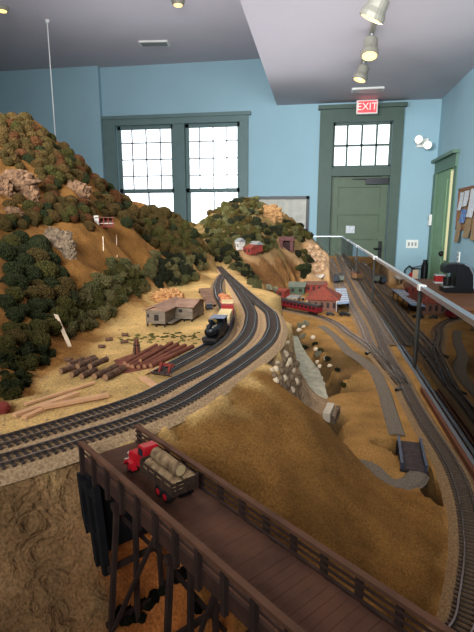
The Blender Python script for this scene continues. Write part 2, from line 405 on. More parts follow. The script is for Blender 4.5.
def carve(path, ri, ro, dep=None, lab=None):
    D_ = np.full(H.shape, 9.); Z_ = np.zeros(H.shape)
    for p in path:
        i0, i1 = np.searchsorted(xs, (p.x-ro, p.x+ro)); j0, j1 = np.searchsorted(ys, (p.y-ro, p.y+ro)); sl = (slice(j0,j1), slice(i0,i1))
        d = np.hypot(gx[sl]-p.x, gy[sl]-p.y); up = d < D_[sl]; D_[sl] = np.where(up, d, D_[sl]); Z_[sl] = np.where(up, p.z, Z_[sl])
    k = 1-sstep((D_-ri)/(ro-ri)); tgt = (H-dep) if dep else np.minimum(H, Z_)
    H[:] = H*(1-k)+tgt*k
    if lab:
        LW[:] *= (1-k); LW[labs.index(lab)] += k
RIVP = spline([pz(x, y, z-.005) for x, y, z, w_ in RIV], .008)
carve(RIVP, .03, .05)
carve(spline([pz(x, y, LO) for x, y in GUL], .006), .008, .018, .055, 'gully')
def hgt(x, y):
    i = np.clip((x-xs[0])/(xs[1]-xs[0]), 0, NX-1.001); j = np.clip(np.interp(y, ys, np.arange(NY)), 0, NY-1.001)
    a, b = int(i), int(j); u, v = i-a, j-b
    return float(H[b,a]*(1-u)*(1-v)+H[b,a+1]*u*(1-v)+H[b+1,a]*(1-u)*v+H[b+1,a+1]*u*v)
def hit(px, pyy, t=.15):
    d = ray(px, pyy)
    while t < 7:
        p = CAM+d*t
        if p.z < hgt(p.x, p.y): break
        t += .003+.002*t
    for _ in range(6):
        t -= .0005+.0004*t
        p = CAM+d*t
        if p.z > hgt(p.x, p.y): break
    p = CAM+d*t; return Vector((p.x, p.y, hgt(p.x, p.y)))

def terrain_mat(key='ground', rough_scale=0):
    m = bpy.data.materials.new('scenic_'+key); m.use_nodes = True; nt = m.node_tree; N = nt.nodes; L = nt.links
    b = N['Principled BSDF']; b.inputs['Roughness'].default_value = .97; b.inputs['Specular IOR Level'].default_value = .1
    at = N.new('ShaderNodeAttribute'); at.attribute_name = 'ground_tone'
    tc = N.new('ShaderNodeTexCoord')
    def nz(s, d):
        q = N.new('ShaderNodeTexNoise'); q.inputs['Scale'].default_value = s; q.inputs['Detail'].default_value = d; L.new(tc.outputs['Object'], q.inputs['Vector']); return q
    n1, n2 = nz(18, 6), nz(420, 3)
    def mul(col, fac, lo, hi):
        r = N.new('ShaderNodeMapRange'); r.inputs['From Min'].default_value = .3; r.inputs['From Max'].default_value = .7; r.inputs['To Min'].default_value = lo; r.inputs['To Max'].default_value = hi
        L.new(fac, r.inputs['Value'])
        x = N.new('ShaderNodeVectorMath'); x.operation = 'SCALE'; L.new(col, x.inputs[0]); L.new(r.outputs[0], x.inputs['Scale']); return x.outputs[0]
    c = mul(at.outputs['Color'], n1.outputs['Fac'], .72, 1.25); c = mul(c, n2.outputs['Fac'], .66, 1.34)
    L.new(c, b.inputs['Base Color'])
    bp = N.new('ShaderNodeBump'); bp.inputs['Strength'].default_value = .7; bp.inputs['Distance'].default_value = .0015
    L.new(n2.outputs['Fac'], bp.inputs['Height']); L.new(bp.outputs['Normal'], b.inputs['Normal']); MATS[key] = m
    if rough_scale:
        n3 = nz(rough_scale, 5); n3.inputs['Distortion'].default_value = 1.5; b2 = N.new('ShaderNodeBump'); b2.inputs['Strength'].default_value = 1; b2.inputs['Distance'].default_value = .012
        L.new(n3.outputs['Fac'], b2.inputs['Height']); L.new(bp.outputs['Normal'], b2.inputs['Normal']); L.new(b2.outputs['Normal'], b.inputs['Normal'])
terrain_mat(); terrain_mat('craggy', 34)
tone = sum(LW[k][...,None]*np.array(lin(COLR[l])) for k, l in enumerate(labs))
am = LW.argmax(0)
verts = np.stack([gx, gy, H], -1).reshape(-1,3); tone = tone.reshape(-1,3)
fl = am[:-1,:-1]
for k, l in enumerate(labs):
    jj, ii = np.where(fl == k)
    if not len(jj): continue
    q = np.stack([jj*NX+ii, jj*NX+ii+1, (jj+1)*NX+ii+1, (jj+1)*NX+ii], 1)
    u, inv = np.unique(q, return_inverse=True); inv = inv.reshape(q.shape)
    me = bpy.data.meshes.new(NAMES[l]); me.from_pydata(verts[u].tolist(), [], inv.tolist())
    ca = me.color_attributes.new('ground_tone', 'FLOAT_COLOR', 'POINT')
    ca.data.foreach_set('color', np.concatenate([tone[u], np.ones((len(u),1))], 1).ravel())
    me.polygons.foreach_set('use_smooth', [True]*len(me.polygons)); me.materials.append(MATS['craggy' if l in ('wall','cliff','rubble') else 'ground'])
    o = bpy.data.objects.new(NAMES[l], me); COL.objects.link(o); struct(o)

# ------------------------------------------------------------------ room shell
YB = 7.4; XR = 1.64; ZS = 3.06; ZC = 3.70; XS = -.645
def wp(x, y): return py(x, y, YB)
def hole_wall(name, x0, x1, z0, z1, holes, y, th, m):
    b = MB(); xsn = sorted({x0, x1} | {h[0] for h in holes} | {h[1] for h in holes}); zsn = sorted({z0, z1} | {h[2] for h in holes} | {h[3] for h in holes})
    for a, c in zip(xsn[:-1], xsn[1:]):
        for d, e in zip(zsn[:-1], zsn[1:]):
            mx, mz = (a+c)/2, (d+e)/2
            if not any(h[0] < mx < h[1] and h[2] < mz < h[3] for h in holes): b.mm((a,y,d),(c,y+th,e))
    return struct(b.build(name, m))
WX0, WX1, WZ1 = wp(116,128).x, wp(240,122).x, wp(180,124).z; WZ0 = .95
TX0, TX1, TZ0, TZ1 = wp(331,150).x, wp(391,150).x, wp(360,167).z, wp(360,122).z
DX0, DX1, DZ1 = wp(331,190).x, wp(389,190).x, wp(360,176).z
hole_wall('wall_back', -3.36, XR+.2, 0, ZC, [(WX0,WX1,WZ0,WZ1),(DX0,DX1,0,TZ1)], YB, .18, 'wall_blue')
b = MB(); b.mm((-6.2,YB-.09,0),(-3.36,YB+.18,ZC)); struct(b.build('wall_back_left', 'wall_blue'))
RDY0, RDY1 = 6.42, 7.24; RDZ = 2.05
b = MB(); b.mm((XR,-2,0),(XR+.15,RDY0,ZS)); b.mm((XR,RDY1,0),(XR+.15,YB,ZS)); b.mm((XR,RDY0,RDZ),(XR+.15,RDY1,ZS)); struct(b.build('wall_right', 'wall_blue'))
b = MB(); b.mm((-6.2,-2,ZC),(XS,YB+.18,ZC+.1)); struct(b.build('ceiling', 'ceiling_paint'))
b = MB(); b.mm((XS,-2,ZS),(XR+.15,YB+.02,ZS+.74)); struct(b.build('ceiling_soffit', 'ceiling_paint'))
b = MB(); b.mm((-6.2,-2,-.1),(XR+.15,YB+.3,0)); struct(b.build('floor', 'floor_wood'))
b = MB(); b.mm((-6.3,-2.1,0),(XR+.15,-2,ZC)); struct(b.build('wall_rear','wall_blue'))
b = MB(); b.mm((-6.3,-2,0),(-6.2,YB+.18,ZC)); struct(b.build('wall_left', 'wall_blue'))
b = MB(); b.mm((-3.3,YB-.02,0),(DX0-.2,YB,.16)); b.mm((DX1+.2,YB-.02,0),(XR,YB,.16)); struct(b.build('baseboard_back', 'green_trim'))

# window 1 (double sash pair)
w = thing('window_1', 'wide double window with grey-green casing and bright panes behind the hills', 'window', (wp(176,150).x, YB, WZ0)); w['kind'] = 'structure'; del w['category']
cL, cR = wp(103.5,118).x, wp(248.5,112).x; zT = wp(176,116).z
b = MB(); b.mm((cL,YB-.04,WZ0-.1),(WX0,YB,WZ1)); b.mm((WX1,YB-.04,WZ0-.1),(cR,YB,WZ1)); b.mm((cL,YB-.045,WZ1),(cR,YB,zT)); b.mm((cL-.04,YB-.07,zT-.03),(cR+.04,YB,zT+.02))
b.mm((cL-.05,YB-.09,WZ0-.14),(cR+.05,YB,WZ0-.1)); b.build('window_frame', 'window_trim', w)
mX0, mX1 = wp(173.5,150).x, wp(185,150).x
b = MB(); b.mm((mX0,YB-.02,WZ0),(mX1,YB+.12,WZ1)); b.build('mullion', 'window_trim', w)
for (a, c) in ((WX0, mX0), (mX1, WX1)):
    zm = wp(150,192).z; g = MB(); s_ = MB()
    for (z0, z1, yy) in ((zm, WZ1, .05), (WZ0, zm+.04, .09)):
        t = .05
        s_.mm((a,YB+yy,z0),(a+t,YB+yy+.04,z1)); s_.mm((c-t,YB+yy,z0),(c,YB+yy+.04,z1)); s_.mm((a,YB+yy,z0),(c,YB+yy+.04,z0+t)); s_.mm((a,YB+yy,z1-t),(c,YB+yy+.04,z1))
    so = s_.build('sash', 'window_trim', w)
    b = MB()
    for k in range(1, 4): x = a+(c-a)*k/4; b.mm((x-.009,YB+.06,zm),(x+.009,YB+.08,WZ1))
    for k in range(1, 4): z = zm+(WZ1-zm)*k/4; b.mm((a,YB+.06,z-.009),(c,YB+.08,z+.009))
    x = (a+c)/2; b.mm((x-.012,YB+.1,WZ0),(x+.012,YB+.12,zm))
    b.build('muntins', 'grey_metal', so)
    b = MB(); b.mm((a+.04,YB+.068,zm),(c-.04,YB+.072,WZ1-.03)); b.mm((a+.04,YB+.108,WZ0),(c-.04,YB+.112,zm)); b.build('pane', 'window_glass', so)

# door 1 with transom
d1 = thing('door_1', 'green panelled exit door with divided transom window', 'door', ((DX0+DX1)/2, YB, 0)); d1['kind'] = 'structure'; del d1['category']
jL, jR, jT = wp(320.5,107).x, wp(404.5,104).x, wp(362,106).z
b = MB(); b.mm((jL,YB-.05,0),(DX0,YB,jT)); b.mm((DX1,YB-.05,0),(jR,YB,jT)); b.mm((DX0,YB-.05,TZ1),(DX1,YB,jT)); b.mm((jL-.03,YB-.09,jT-.04),(jR+.03,YB,jT+.015)); b.mm((DX0,YB-.03,DZ1),(DX1,YB+.1,TZ0))
b.build('door_frame', 'green_trim', d1)
b = MB(); t = .03
b.mm((DX0,YB+.05,TZ0),(DX0+t,YB+.09,TZ1)); b.mm((DX1-t,YB+.05,TZ0),(DX1,YB+.09,TZ1)); b.mm((DX0,YB+.05,TZ0),(DX1,YB+.09,TZ0+t)); b.mm((DX0,YB+.05,TZ1-t),(DX1,YB+.09,TZ1))
for k in (1,2,3): x = DX0+(DX1-DX0)*k/4; b.mm((x-.014,YB+.055,TZ0),(x+.014,YB+.085,TZ1))
z = (TZ0+TZ1)/2; b.mm((DX0,YB+.055,z-.014),(DX1,YB+.085,z+.014))
tr = b.build('transom', 'green_trim', d1)
b = MB(); b.mm((DX0+.02,YB+.068,TZ0+.02),(DX1-.02,YB+.072,TZ1-.02)); b.build('pane', 'window_glass', tr)
b = MB(); st = .11; rails = [DZ1-.10, DZ1-.50, DZ1-.86, DZ1-1.16, DZ1-1.5, .24]
b.mm((DX0,YB+.08,0),(DX1,YB+.12,DZ1))
b.mm((DX0+.012,YB+.05,.01),(DX0+st,YB+.1,DZ1)); b.mm((DX1-st,YB+.05,.01),(DX1-.012,YB+.1,DZ1))
for z in rails: b.mm((DX0+st,YB+.05,z-.055),(DX1-st,YB+.1,z+.055))
leaf = b.build('door_leaf', 'green_door', d1)
b = MB(); p0, p1 = wp(366,178), wp(388,184); b.mm((p0.x,YB-.03,p1.z),(p1.x,YB+.05,p0.z)); b.bar((p0.x,YB-.02,p0.z-.01),(wp(352,178).x,YB-.02,p0.z-.005),.02,.015); b.build('door_closer', 'black_plastic', leaf)
b = MB(); q = wp(350.5,229.5); b.mm((q.x-.065,YB+.04,q.z-.055),(q.x+.065,YB+.05,q.z+.055)); b.build('notice_plate', 'paper_white', leaf)
b = MB(); q = wp(380,252); b.mm((q.x-.025,YB+.03,q.z-.16),(q.x+.025,YB+.05,q.z+.16)); b.cyl((q.x,YB+.05,q.z+.05),(q.x,YB-.02,q.z+.05),.02); b.cyl((q.x,YB-.02,q.z+.05),(q.x-.1,YB-.02,q.z+.05),.012); b.build('door_handle', 'black_plastic', leaf)
# door 2 on right wall
d2 = thing('door_2', 'narrow green side door in the right wall', 'door', (XR, (RDY0+RDY1)/2, 0)); d2['kind'] = 'structure'; del d2['category']
b = MB(); b.mm((XR-.014,RDY0-.12,0),(XR,RDY0,RDZ)); b.mm((XR-.04,RDY1,0),(XR,RDY1+.13,RDZ)); b.mm((XR-.03,RDY0-.12,RDZ),(XR,RDY1+.13,RDZ+.15)); b.mm((XR-.08,RDY0-.16,RDZ+.15),(XR,RDY1+.15,RDZ+.19)); b.build('door_frame', 'side_door_trim', d2)
b = MB(); b.mm((XR-.008,RDY0+.16,.01),(XR+.06,RDY1,RDZ)); b.mm((XR-.016,RDY0+.26,.2),(XR-.008,RDY1-.12,.9)); b.mm((XR-.016,RDY0+.26,1.05),(XR-.008,RDY1-.12,RDZ-.12)); lf = b.build('door_leaf', 'side_door_green', d2)
b = MB(); b.mm((XR-.004,RDY0,.9),(XR+.05,RDY0+.155,RDZ-.03)); b.build('gap_glow_panel', 'door_gap_glow', d2)  # solid glowing panel in place of light coming through the door gap
b = MB(); b.mm((XR-.004,RDY0,0),(XR+.05,RDY0+.155,.9)); b.mm((XR+.06,RDY0,0),(XR+.08,RDY1,RDZ)); b.build('jamb_panel', 'side_door_trim', d2)
b = MB(); b.cyl((XR+.02,RDY0+.2,.98),(XR-.02,RDY0+.2,.98),.02); b.ball((XR-.03,RDY0+.2,.98),.035); b.build('door_knob', 'black_plastic', lf)

# ------------------------------------------------------------------ wall and ceiling fittings
# exit sign
e0, e1 = wp(356,103), wp(376,116); yE = YB-.13
t = thing('exit_sign', 'lit red EXIT sign in a white case above the green door', 'sign', ((e0.x+e1.x)/2, yE, e1.z))
b = MB(); b.mm((e0.x,yE-.035,e1.z),(e1.x,yE+.035,e0.z)); b.mm((e0.x+.1,yE+.035,e1.z+.05),(e1.x-.1,YB-.09,e0.z-.05)); b.build('sign_case', 'white_plastic', t)
b = MB(); b.mm((e0.x+.018,yE-.04,e1.z+.018),(e1.x-.018,yE-.035,e0.z-.018)); b.build('sign_face', 'exit_red', t)
cu = bpy.data.curves.new('exit_lettering', 'FONT'); cu.body = 'EXIT'; cu.size = .135; cu.align_x = 'CENTER'; cu.align_y = 'CENTER'; cu.extrude = .001
cu.materials.append(MATS['exit_dark']); o = bpy.data.objects.new('exit_curve', cu); COL.objects.link(o); bpy.context.view_layer.update(); me = bpy.data.meshes.new_from_object(o.evaluated_get(bpy.context.evaluated_depsgraph_get())); bpy.data.objects.remove(o); o = bpy.data.objects.new('exit_lettering', me); COL.objects.link(o); o.parent = t
o.location = Vector(((e0.x+e1.x)/2, yE-.0415, (e0.z+e1.z)/2))-OFF[t.name]; o.rotation_euler = (math.pi/2,0,0)
# emergency light
q0, q1 = wp(417.3,140.5), wp(426,146)
t = thing('emergency_light', 'pair of glowing round emergency lamp heads on the blue wall right of the exit door', 'lamp', ((q0.x+q1.x)/2, YB, q1.z-.1))
b = MB(); b.mm((q0.x-.01,YB-.05,q0.z-.1),(q1.x+.02,YB,q0.z+.02)); b.build('housing', 'white_plastic', t)
for q in (q0, q1):
    b = MB(); b.lathe((q.x,YB-.05,q.z),(q.x-.01,YB-.17,q.z-.01),[(0,.03),(.4,.045),(1,.056)]); hd = b.build('lamp_head', 'white_plastic', t)
    b = MB(); b.ball((q.x-.011,YB-.165,q.z-.011),.050,2,(1,.3,1)); b.build('bulb', 'head_glow', hd, smooth=True)
# track lights
tk = thing('ceiling_light_track', 'white lighting track on the low ceiling carrying spot lamps', 'light track', (.42,4.2,ZS))
b = MB(); b.mm((.40,2.4,ZS-.025),(.44,5.9,ZS)); b.build('track_rail', 'lamp_shell', tk)
def spot(pm, pa, pb, r, lab, dy=0):
    pm = pz(*pm, ZS-.025); Y = pm.y
    a = py(*pa, Y); c = py(*pb, Y+dy)
    t = thing('spot_lamp', lab, 'spot lamp', (pm.x, pm.y, ZS-.025), group=None)
    b = MB(); b.cyl((pm.x,pm.y,ZS-.025),(pm.x,pm.y,ZS-.06),.02); b.cyl((pm.x,pm.y,ZS-.06), a, .009); b.build('stem', 'grey_metal', t)
    b = MB(); b.lathe(a, c, [(0,.45*r),(.12,.8*r),(.55,.86*r),(.72,1.0*r),(.8,1.06*r),(1,1.06*r)], 20); b.build('lamp_shade', 'lamp_shell', t)
    d = (c-a).normalized(); b = MB(); b.cyl(c-d*.005, c+d*.003, r*.86, r*.86, 20); b.build('bulb', 'lamp_glow', t)
    return c, d
SPOTS = [spot((384,-30),(382,-4),(371,19),.085,'nearest grey spot lamp of the ceiling track, cut by the top of the picture',.03),
         spot((372,34),(371,38),(369.5,56),.075,'middle grey spot lamp of the ceiling track, its lit bulb facing the viewer',-.05),
         spot((364,62),(364.5,65),(359.5,80),.072,'farthest grey spot lamp of the ceiling track, tilted left',-.01)]
# vents
def vent(c, L_, W_, rz, z, lab):
    t = thing('ceiling_vent', lab, 'vent', (c[0],c[1],z-.03))
    b = MB(); R = Matrix.Rotation(rz, 4, 'Z'); b.M = Matrix.Translation((c[0],c[1],z)) @ R
    for s in (-1,1): b.box((0,s*W_/2,-.01),(L_,.02,.02)); b.box((s*L_/2,0,-.01),(.02,W_,.02))
    b.build('vent_frame', 'white_plastic', t)
    b = MB(); b.M = Matrix.Translation((c[0],c[1],z)) @ R
    for k in range(5): b.box((0,W_*(-.4+.2*k),-.012),(L_,.012,.02))
    b.build('vent_slats', 'grey_metal', t)
vent((.575,6.72),.38,.16,-.02,ZS,'slotted vent in the low ceiling beyond the spot lamps')
vent((-2.2,6.55),.36,.16,.1,ZC,'small rectangular vent in the high ceiling above the window')
for (px_, lab) in ((178,'small round ceiling lamp at the top edge of the picture'),(2,'small round ceiling lamp in the top left corner of the picture')):
    q = pz(px_, 1 if px_ > 50 else 7, ZC); t = thing('ceiling_lamp', lab, 'ceiling lamp', (q.x,q.y,ZC-.05))
    b = MB(); b.cyl((q.x,q.y,ZC),(q.x,q.y,ZC-.04),.075,.06,20); b.build('lamp_rim', 'lamp_shell', t)
    b = MB(); b.cyl((q.x,q.y,ZC-.035),(q.x,q.y,ZC-.046),.05,.045,20); b.build('bulb', 'lamp_glow', t)
q = pz(47,20,ZC); b = MB(); b.cyl((q.x,q.y,ZC),(q.x,q.y,1.75),.006,.006,8); b.cyl((q.x,q.y,ZC),(q.x,q.y,ZC-.03),.03,.02,12); tag(b.build('hanging_cord','cord_white'), 'thin white cord hanging from the high ceiling behind the mountain', 'cord')
# picture
a, c = wp(254.5,196.5), wp(309.5,197); zb = a.z-.62
t = thing('framed_map', 'wide black-framed faded map hung between window and exit door', 'picture', ((a.x+c.x)/2, YB, zb))
b = MB(); f_ = .045
b.mm((a.x,YB-.03,zb),(a.x+f_,YB,a.z)); b.mm((c.x-f_,YB-.03,zb),(c.x,YB,a.z)); b.mm((a.x,YB-.03,a.z-f_),(c.x,YB,a.z)); b.mm((a.x,YB-.03,zb),(c.x,YB,zb+f_)); b.build('picture_frame', 'frame_black', t)
b = MB(); b.mm((a.x+.02,YB-.012,zb+.02),(c.x-.02,YB-.006,a.z-.02)); b.build('map_sheet', 'map_paper', t)
# switch plates
q = wp(412,244); t = thing('switch_plate', 'white triple switch plate on the blue wall right of the exit door', 'switch', (q.x,YB,q.z-.06))
b = MB(); b.mm((q.x-.085,YB-.012,q.z-.06),(q.x+.085,YB,q.z+.06)); b.build('plate', 'white_plastic', t)
for k in (-1,0,1): b = MB(); b.mm((q.x+k*.048-.012,YB-.02,q.z-.025),(q.x+k*.048+.012,YB-.012,q.z+.025)); b.build('switch', 'grey_metal', t)
q = pX(432.5,220,XR-.045); t = thing('thermostat', 'small white thermostat box on the casing of the side door', 'thermostat', (XR-.04,RDY1+.065,q.z-.07))
b = MB(); b.mm((XR-.075,RDY1+.02,q.z-.075),(XR-.04,RDY1+.11,q.z+.075)); b.build('case', 'white_plastic', t)
b = MB(); b.mm((XR-.08,RDY1+.045,q.z),(XR-.075,RDY1+.085,q.z+.04)); b.build('display', 'grey_metal', t)
q = pX(459,257,XR); t = thing('outlet_plate', 'white outlet plate below the notice board on the right wall', 'outlet', (XR,q.y,q.z-.06))
b = MB(); b.mm((XR-.012,q.y-.04,q.z-.06),(XR,q.y+.04,q.z+.06)); b.build('plate', 'white_plastic', t)
b = MB(); b.mm((XR-.016,q.y-.02,q.z+.01),(XR-.012,q.y+.02,q.z+.04)); b.mm((XR-.016,q.y-.02,q.z-.04),(XR-.012,q.y+.02,q.z-.01)); b.build('socket', 'grey_metal', t)
# notice board and its papers
t = thing('notice_board', 'cork notice board on the right wall crowded with pinned papers', 'notice board', (XR,5.4,1.32))
b = MB(); b.mm((XR-.02,4.6,1.32),(XR,6.05,1.76)); b.build('cork_panel', 'cork', t)
b = MB(); b.mm((XR-.03,4.58,1.74),(XR,6.07,1.77)); b.mm((XR-.03,4.58,1.30),(XR,6.07,1.33)); b.mm((XR-.03,6.04,1.30),(XR,6.07,1.77)); b.build('board_frame', 'table_wood', t)
for (y0,y1,z0,z1,m,lab) in ((5.86,6.0,1.52,1.72,'paper_white','white sheet pinned at the far top corner of the notice board'),(5.66,5.83,1.56,1.73,'paper_white','printed white sheet second along the top of the notice board'),
      (5.70,5.9,1.38,1.53,'paper_blue','blue photo sheet pinned low on the notice board'),(5.42,5.63,1.44,1.74,'paper_white','tall white notice in the middle of the notice board'),(5.5,5.72,1.22,1.42,'paper_tan','brown paper hanging off the bottom of the notice board'),
      (5.15,5.38,1.5,1.72,'paper_white','large white notice near the picture edge on the notice board'),(5.84,6.02,1.16,1.40,'paper_tan','tan leaflet hanging from the far lower corner of the notice board'),(5.2,5.44,1.2,1.46,'paper_tan','brown envelope hanging at the near lower end of the notice board')):
    b = MB(); n_ = 5; rot = random.uniform(-.06,.06); yc, zc = (y0+y1)/2, (z0+z1)/2
    b.M = Matrix.Translation((XR-.024-random.uniform(0,.006),yc,zc)) @ Matrix.Rotation(rot,4,'X')
    for k in range(n_):
        za, zb_ = (z1-zc)-(z1-z0)*k/n_, (z1-zc)-(z1-z0)*(k+1)/n_; ca, cb_ = .02*(k/n_)**2, .02*((k+1)/n_)**2
        b.quad((-ca,y0-yc,za),(-ca,y1-yc,za),(-cb_,y1-yc,zb_),(-cb_,y0-yc,zb_))
    tag(b.build('pinned_paper', m), lab, 'paper', 'papers on the notice board')
# table, coffee maker, box, bag, extinguisher
TZ = .69; TY0, TY1 = 4.2, 6.2; TX = 1.13
t = thing('side_table', 'brown wooden cabinet table against the right wall under the coffee maker', 'table', (1.38,4.95,0))
b = MB(); b.mm((TX-.02,TY0-.02,TZ-.03),(XR-.002,TY1+.02,TZ)); b.build('table_top', 'table_wood', t)
b = MB(); b.mm((TX+.02,TY0+.02,.06),(XR-.002,TY1-.02,TZ-.03)); b.mm((TX+.04,TY0+.04,0),(XR-.002,TY1-.04,.06)); b.build('cabinet_body', 'table_wood', t)
for k in range(3):
    y0 = TY0+.04+k*.65; b = MB(); b.mm((TX,y0,.1),(TX+.02,y0+.62,TZ-.05)); dd = b.build('door', 'fascia_brown', t)
    b = MB(); b.ball((TX-.012,y0+.41,.45),.015); b.build('knob', 'brass', dd)
q = pz(455,289,TZ)
cx, cy = 1.40, 5.12
t = thing('coffee_maker', 'black single-cup coffee maker with silver trim on the side table', 'coffee maker', (cx,cy,TZ))
b = MB(); prof = [(-.12,0),(.15,0),(.155,.1),(.14,.2),(.11,.26),(.05,.29),(-.02,.29),(-.02,.06),(-.12,.05)]
Mx = Matrix.Translation((cx,cy,TZ)) @ Matrix.Rotation(math.pi/2,4,'X')
b.prism(prof, -.11, .11, Mx); b.build('body', 'black_plastic', t)
b = MB(); b.prism([(-.13,.2),(-.02,.2),(-.02,.29),(-.11,.285),(-.13,.26)], -.1, .1, Mx); b.build('brew_head', 'black_plastic', t)
b = MB(); b.tube([Mx @ Vector(v) for v in ((.155,.05,.112),(.145,.18,.112),(.1,.262,.112),(.05,.29,.112))],.008); b.build('trim_strip','alu',t)
b = MB(); b.box((cx-.075,cy,TZ+.055),(.1,.17,.012)); b.build('drip_tray','grey_metal',t)
b = MB(); b.cyl((cx-.075,cy,TZ+.062),(cx-.075,cy,TZ+.15),.036,.04,16); b.build('cup','frame_black',t)
q = pz(439,283,TZ); t = thing('small_carton', 'small red and cream carton beside the coffee maker', 'box', (q.x,q.y,TZ))
b = MB(); b.box((q.x,q.y,TZ+.055),(.11,.1,.07)); b.build('carton_sleeve','red_paint',t)
for z_, h_ in ((.01,.02),(.095,.012)): b = MB(); b.box((q.x,q.y,TZ+z_),(.112,.102,h_)); b.build('carton_end','paper_white',t)
b = MB()
b.ball((1.42,4.0,.34),.2,3,(.8,.7,1.6),.12,2,3); bag = b.build('black_bag','bag_black',smooth=True); tag(bag,'soft black bag hanging at the near end of the side table','bag')
b = MB(); b.tube([(1.42,3.95,.62),(1.42,3.9,.75),(1.42,4.0,.8),(1.42,4.1,.75),(1.42,4.05,.62)],.012); b.build('strap','bag_black',bag)
a = wp(411,275); ez = wp(411,271).z
t = thing('fire_extinguisher', 'red fire extinguisher with black hose and paper tag by the back wall', 'fire extinguisher', (a.x,YB-.12,0))
b = MB(); b.lathe((a.x,YB-.12,.12),(a.x,YB-.12,ez),[(0,.07),(.02,.08),(.8,.08),(.93,.055),(1,.025)]); b.build('cylinder','red_paint',t)
b = MB(); b.cyl((a.x,YB-.12,ez),(a.x,YB-.12,ez+.06),.025); b.bar((a.x-.02,YB-.12,ez+.06),(a.x+.12,YB-.16,ez+.1),.02,.012); b.bar((a.x-.02,YB-.12,ez+.05),(a.x+.11,YB-.16,ez+.05),.02,.012); b.build('handle','black_plastic',t)
b = MB(); b.tube([(a.x,YB-.12,ez+.04),(a.x-.06,YB-.15,ez+.09),(a.x-.12,YB-.16,ez+.03),(a.x-.12,YB-.15,ez-.12),(a.x-.09,YB-.15,ez-.3)],.012); b.build('hose','black_plastic',t)
b = MB(); b.box((a.x+.02,YB-.21,ez-.04),(.08,.003,.16)); b.build('paper_tag','lumber_pale',t)
b = MB(); b.box((a.x,YB-.12,.06),(.2,.2,.12),taper=.8); b.build('stand','black_plastic',t)
a = pX(426,272,1.5); t = thing('black_canister','tall black canister standing in the corner beside the side door','canister',(1.56,7.28,0))
b = MB(); b.lathe((1.56,7.28,0),(1.56,7.28,a.z+.14),[(0,.05),(.9,.05),(.96,.03),(1,.03)]); b.build('canister_body','black_plastic',t)

# ------------------------------------------------------------------ layout edge: glass barrier, fascia
GX = .26; GT = 1.239; GB = 1.022; GY1 = 5.26
t = thing('glass_barrier', 'clear glass barrier with aluminium rail along the edge of the model railway', 'glass barrier', (GX,2.7,GB))
posts = [.24,1.235,2.22,3.2,4.2,GY1]
xE = -.06
for k,(a,c) in enumerate(zip(posts[:-1],posts[1:])):
    b = MB(); b.mm((GX-.002,a+.004,GB+.004),(GX+.002,c-.004,GT-.004)); b.build('glass_pane','glass',t)
    b = MB(); b.mm((GX-.007,a+.0015,GT-.006),(GX+.007,c-.0015,GT+.004)); b.build('top_rail','alu',t)
b = MB(); b.mm((GX-.002,-.1,GB+.004),(GX+.002,.236,GT-.004)); b.build('glass_pane','glass',t)
b = MB(); b.mm((GX-.007,-.1,GT-.006),(GX+.007,.2385,GT+.004)); b.build('top_rail','alu',t)
b = MB(); b.mm((xE,GY1-.002,GB),(GX-.008,GY1+.002,GT)); b.build('glass_pane','glass',t)
b = MB(); b.mm((xE,GY1-.007,GT-.006),(GX-.007,GY1+.007,GT+.004)); b.build('top_rail','alu',t)
for y in posts:
    b = MB(); b.mm((GX-.006,y-.006,GB-.01),(GX+.004,y+.006,GT-.006)); po = b.build('post','post_dark',t)
    b = MB(); b.mm((GX-.0085,y-.02,GT-.008),(GX+.0085,y+.006,GT+.0055)); b.build('rail_joint','white_plastic',po)
b = MB(); b.mm((xE-.006,GY1-.006,GB-.01),(xE+.006,GY1+.006,GT+.004)); b.build('post','post_dark',t)
b = MB(); b.mm((GX-.012,-.1,GB-.004),(GX-.004,GY1,GB+.008)); b.mm((GX+.004,-.1,GB-.004),(GX+.010,GY1,GB+.008)); b.build('bottom_channel','alu',t)
b = MB(); b.mm((GX-.012,-.1,0),(GX+.012,GY1,GB-.004)); tag(b.build('layout_fascia','post_dark'),'dark board facing the right side of the railway table under the glass','fascia')
b = MB(); b.mm((GX-.022,.30,LO-.004),(GX-.013,1.06,LO+.006)); b.mm((GX-.022,.30,LO+.0055),(GX-.019,1.06,LO+.010)); tag(b.build('edge_strip','fascia_brown'),'reddish brown wooden strip along the table edge beside the curved track','strip')
b = MB()
for x,y in ((.18,.3),(.18,2.5),(.18,5.1),(-1.2,.5),(-1.2,2.5),(-1.2,5.1)): b.mm((x-.04,y-.04,0),(x+.04,y+.04,.9))
b.mm((-1.7,.1,.86),(GX-.013,GY1,.9)); tag(b.build('layout_table','table_wood'),'wooden table carrying the whole model railway','table')

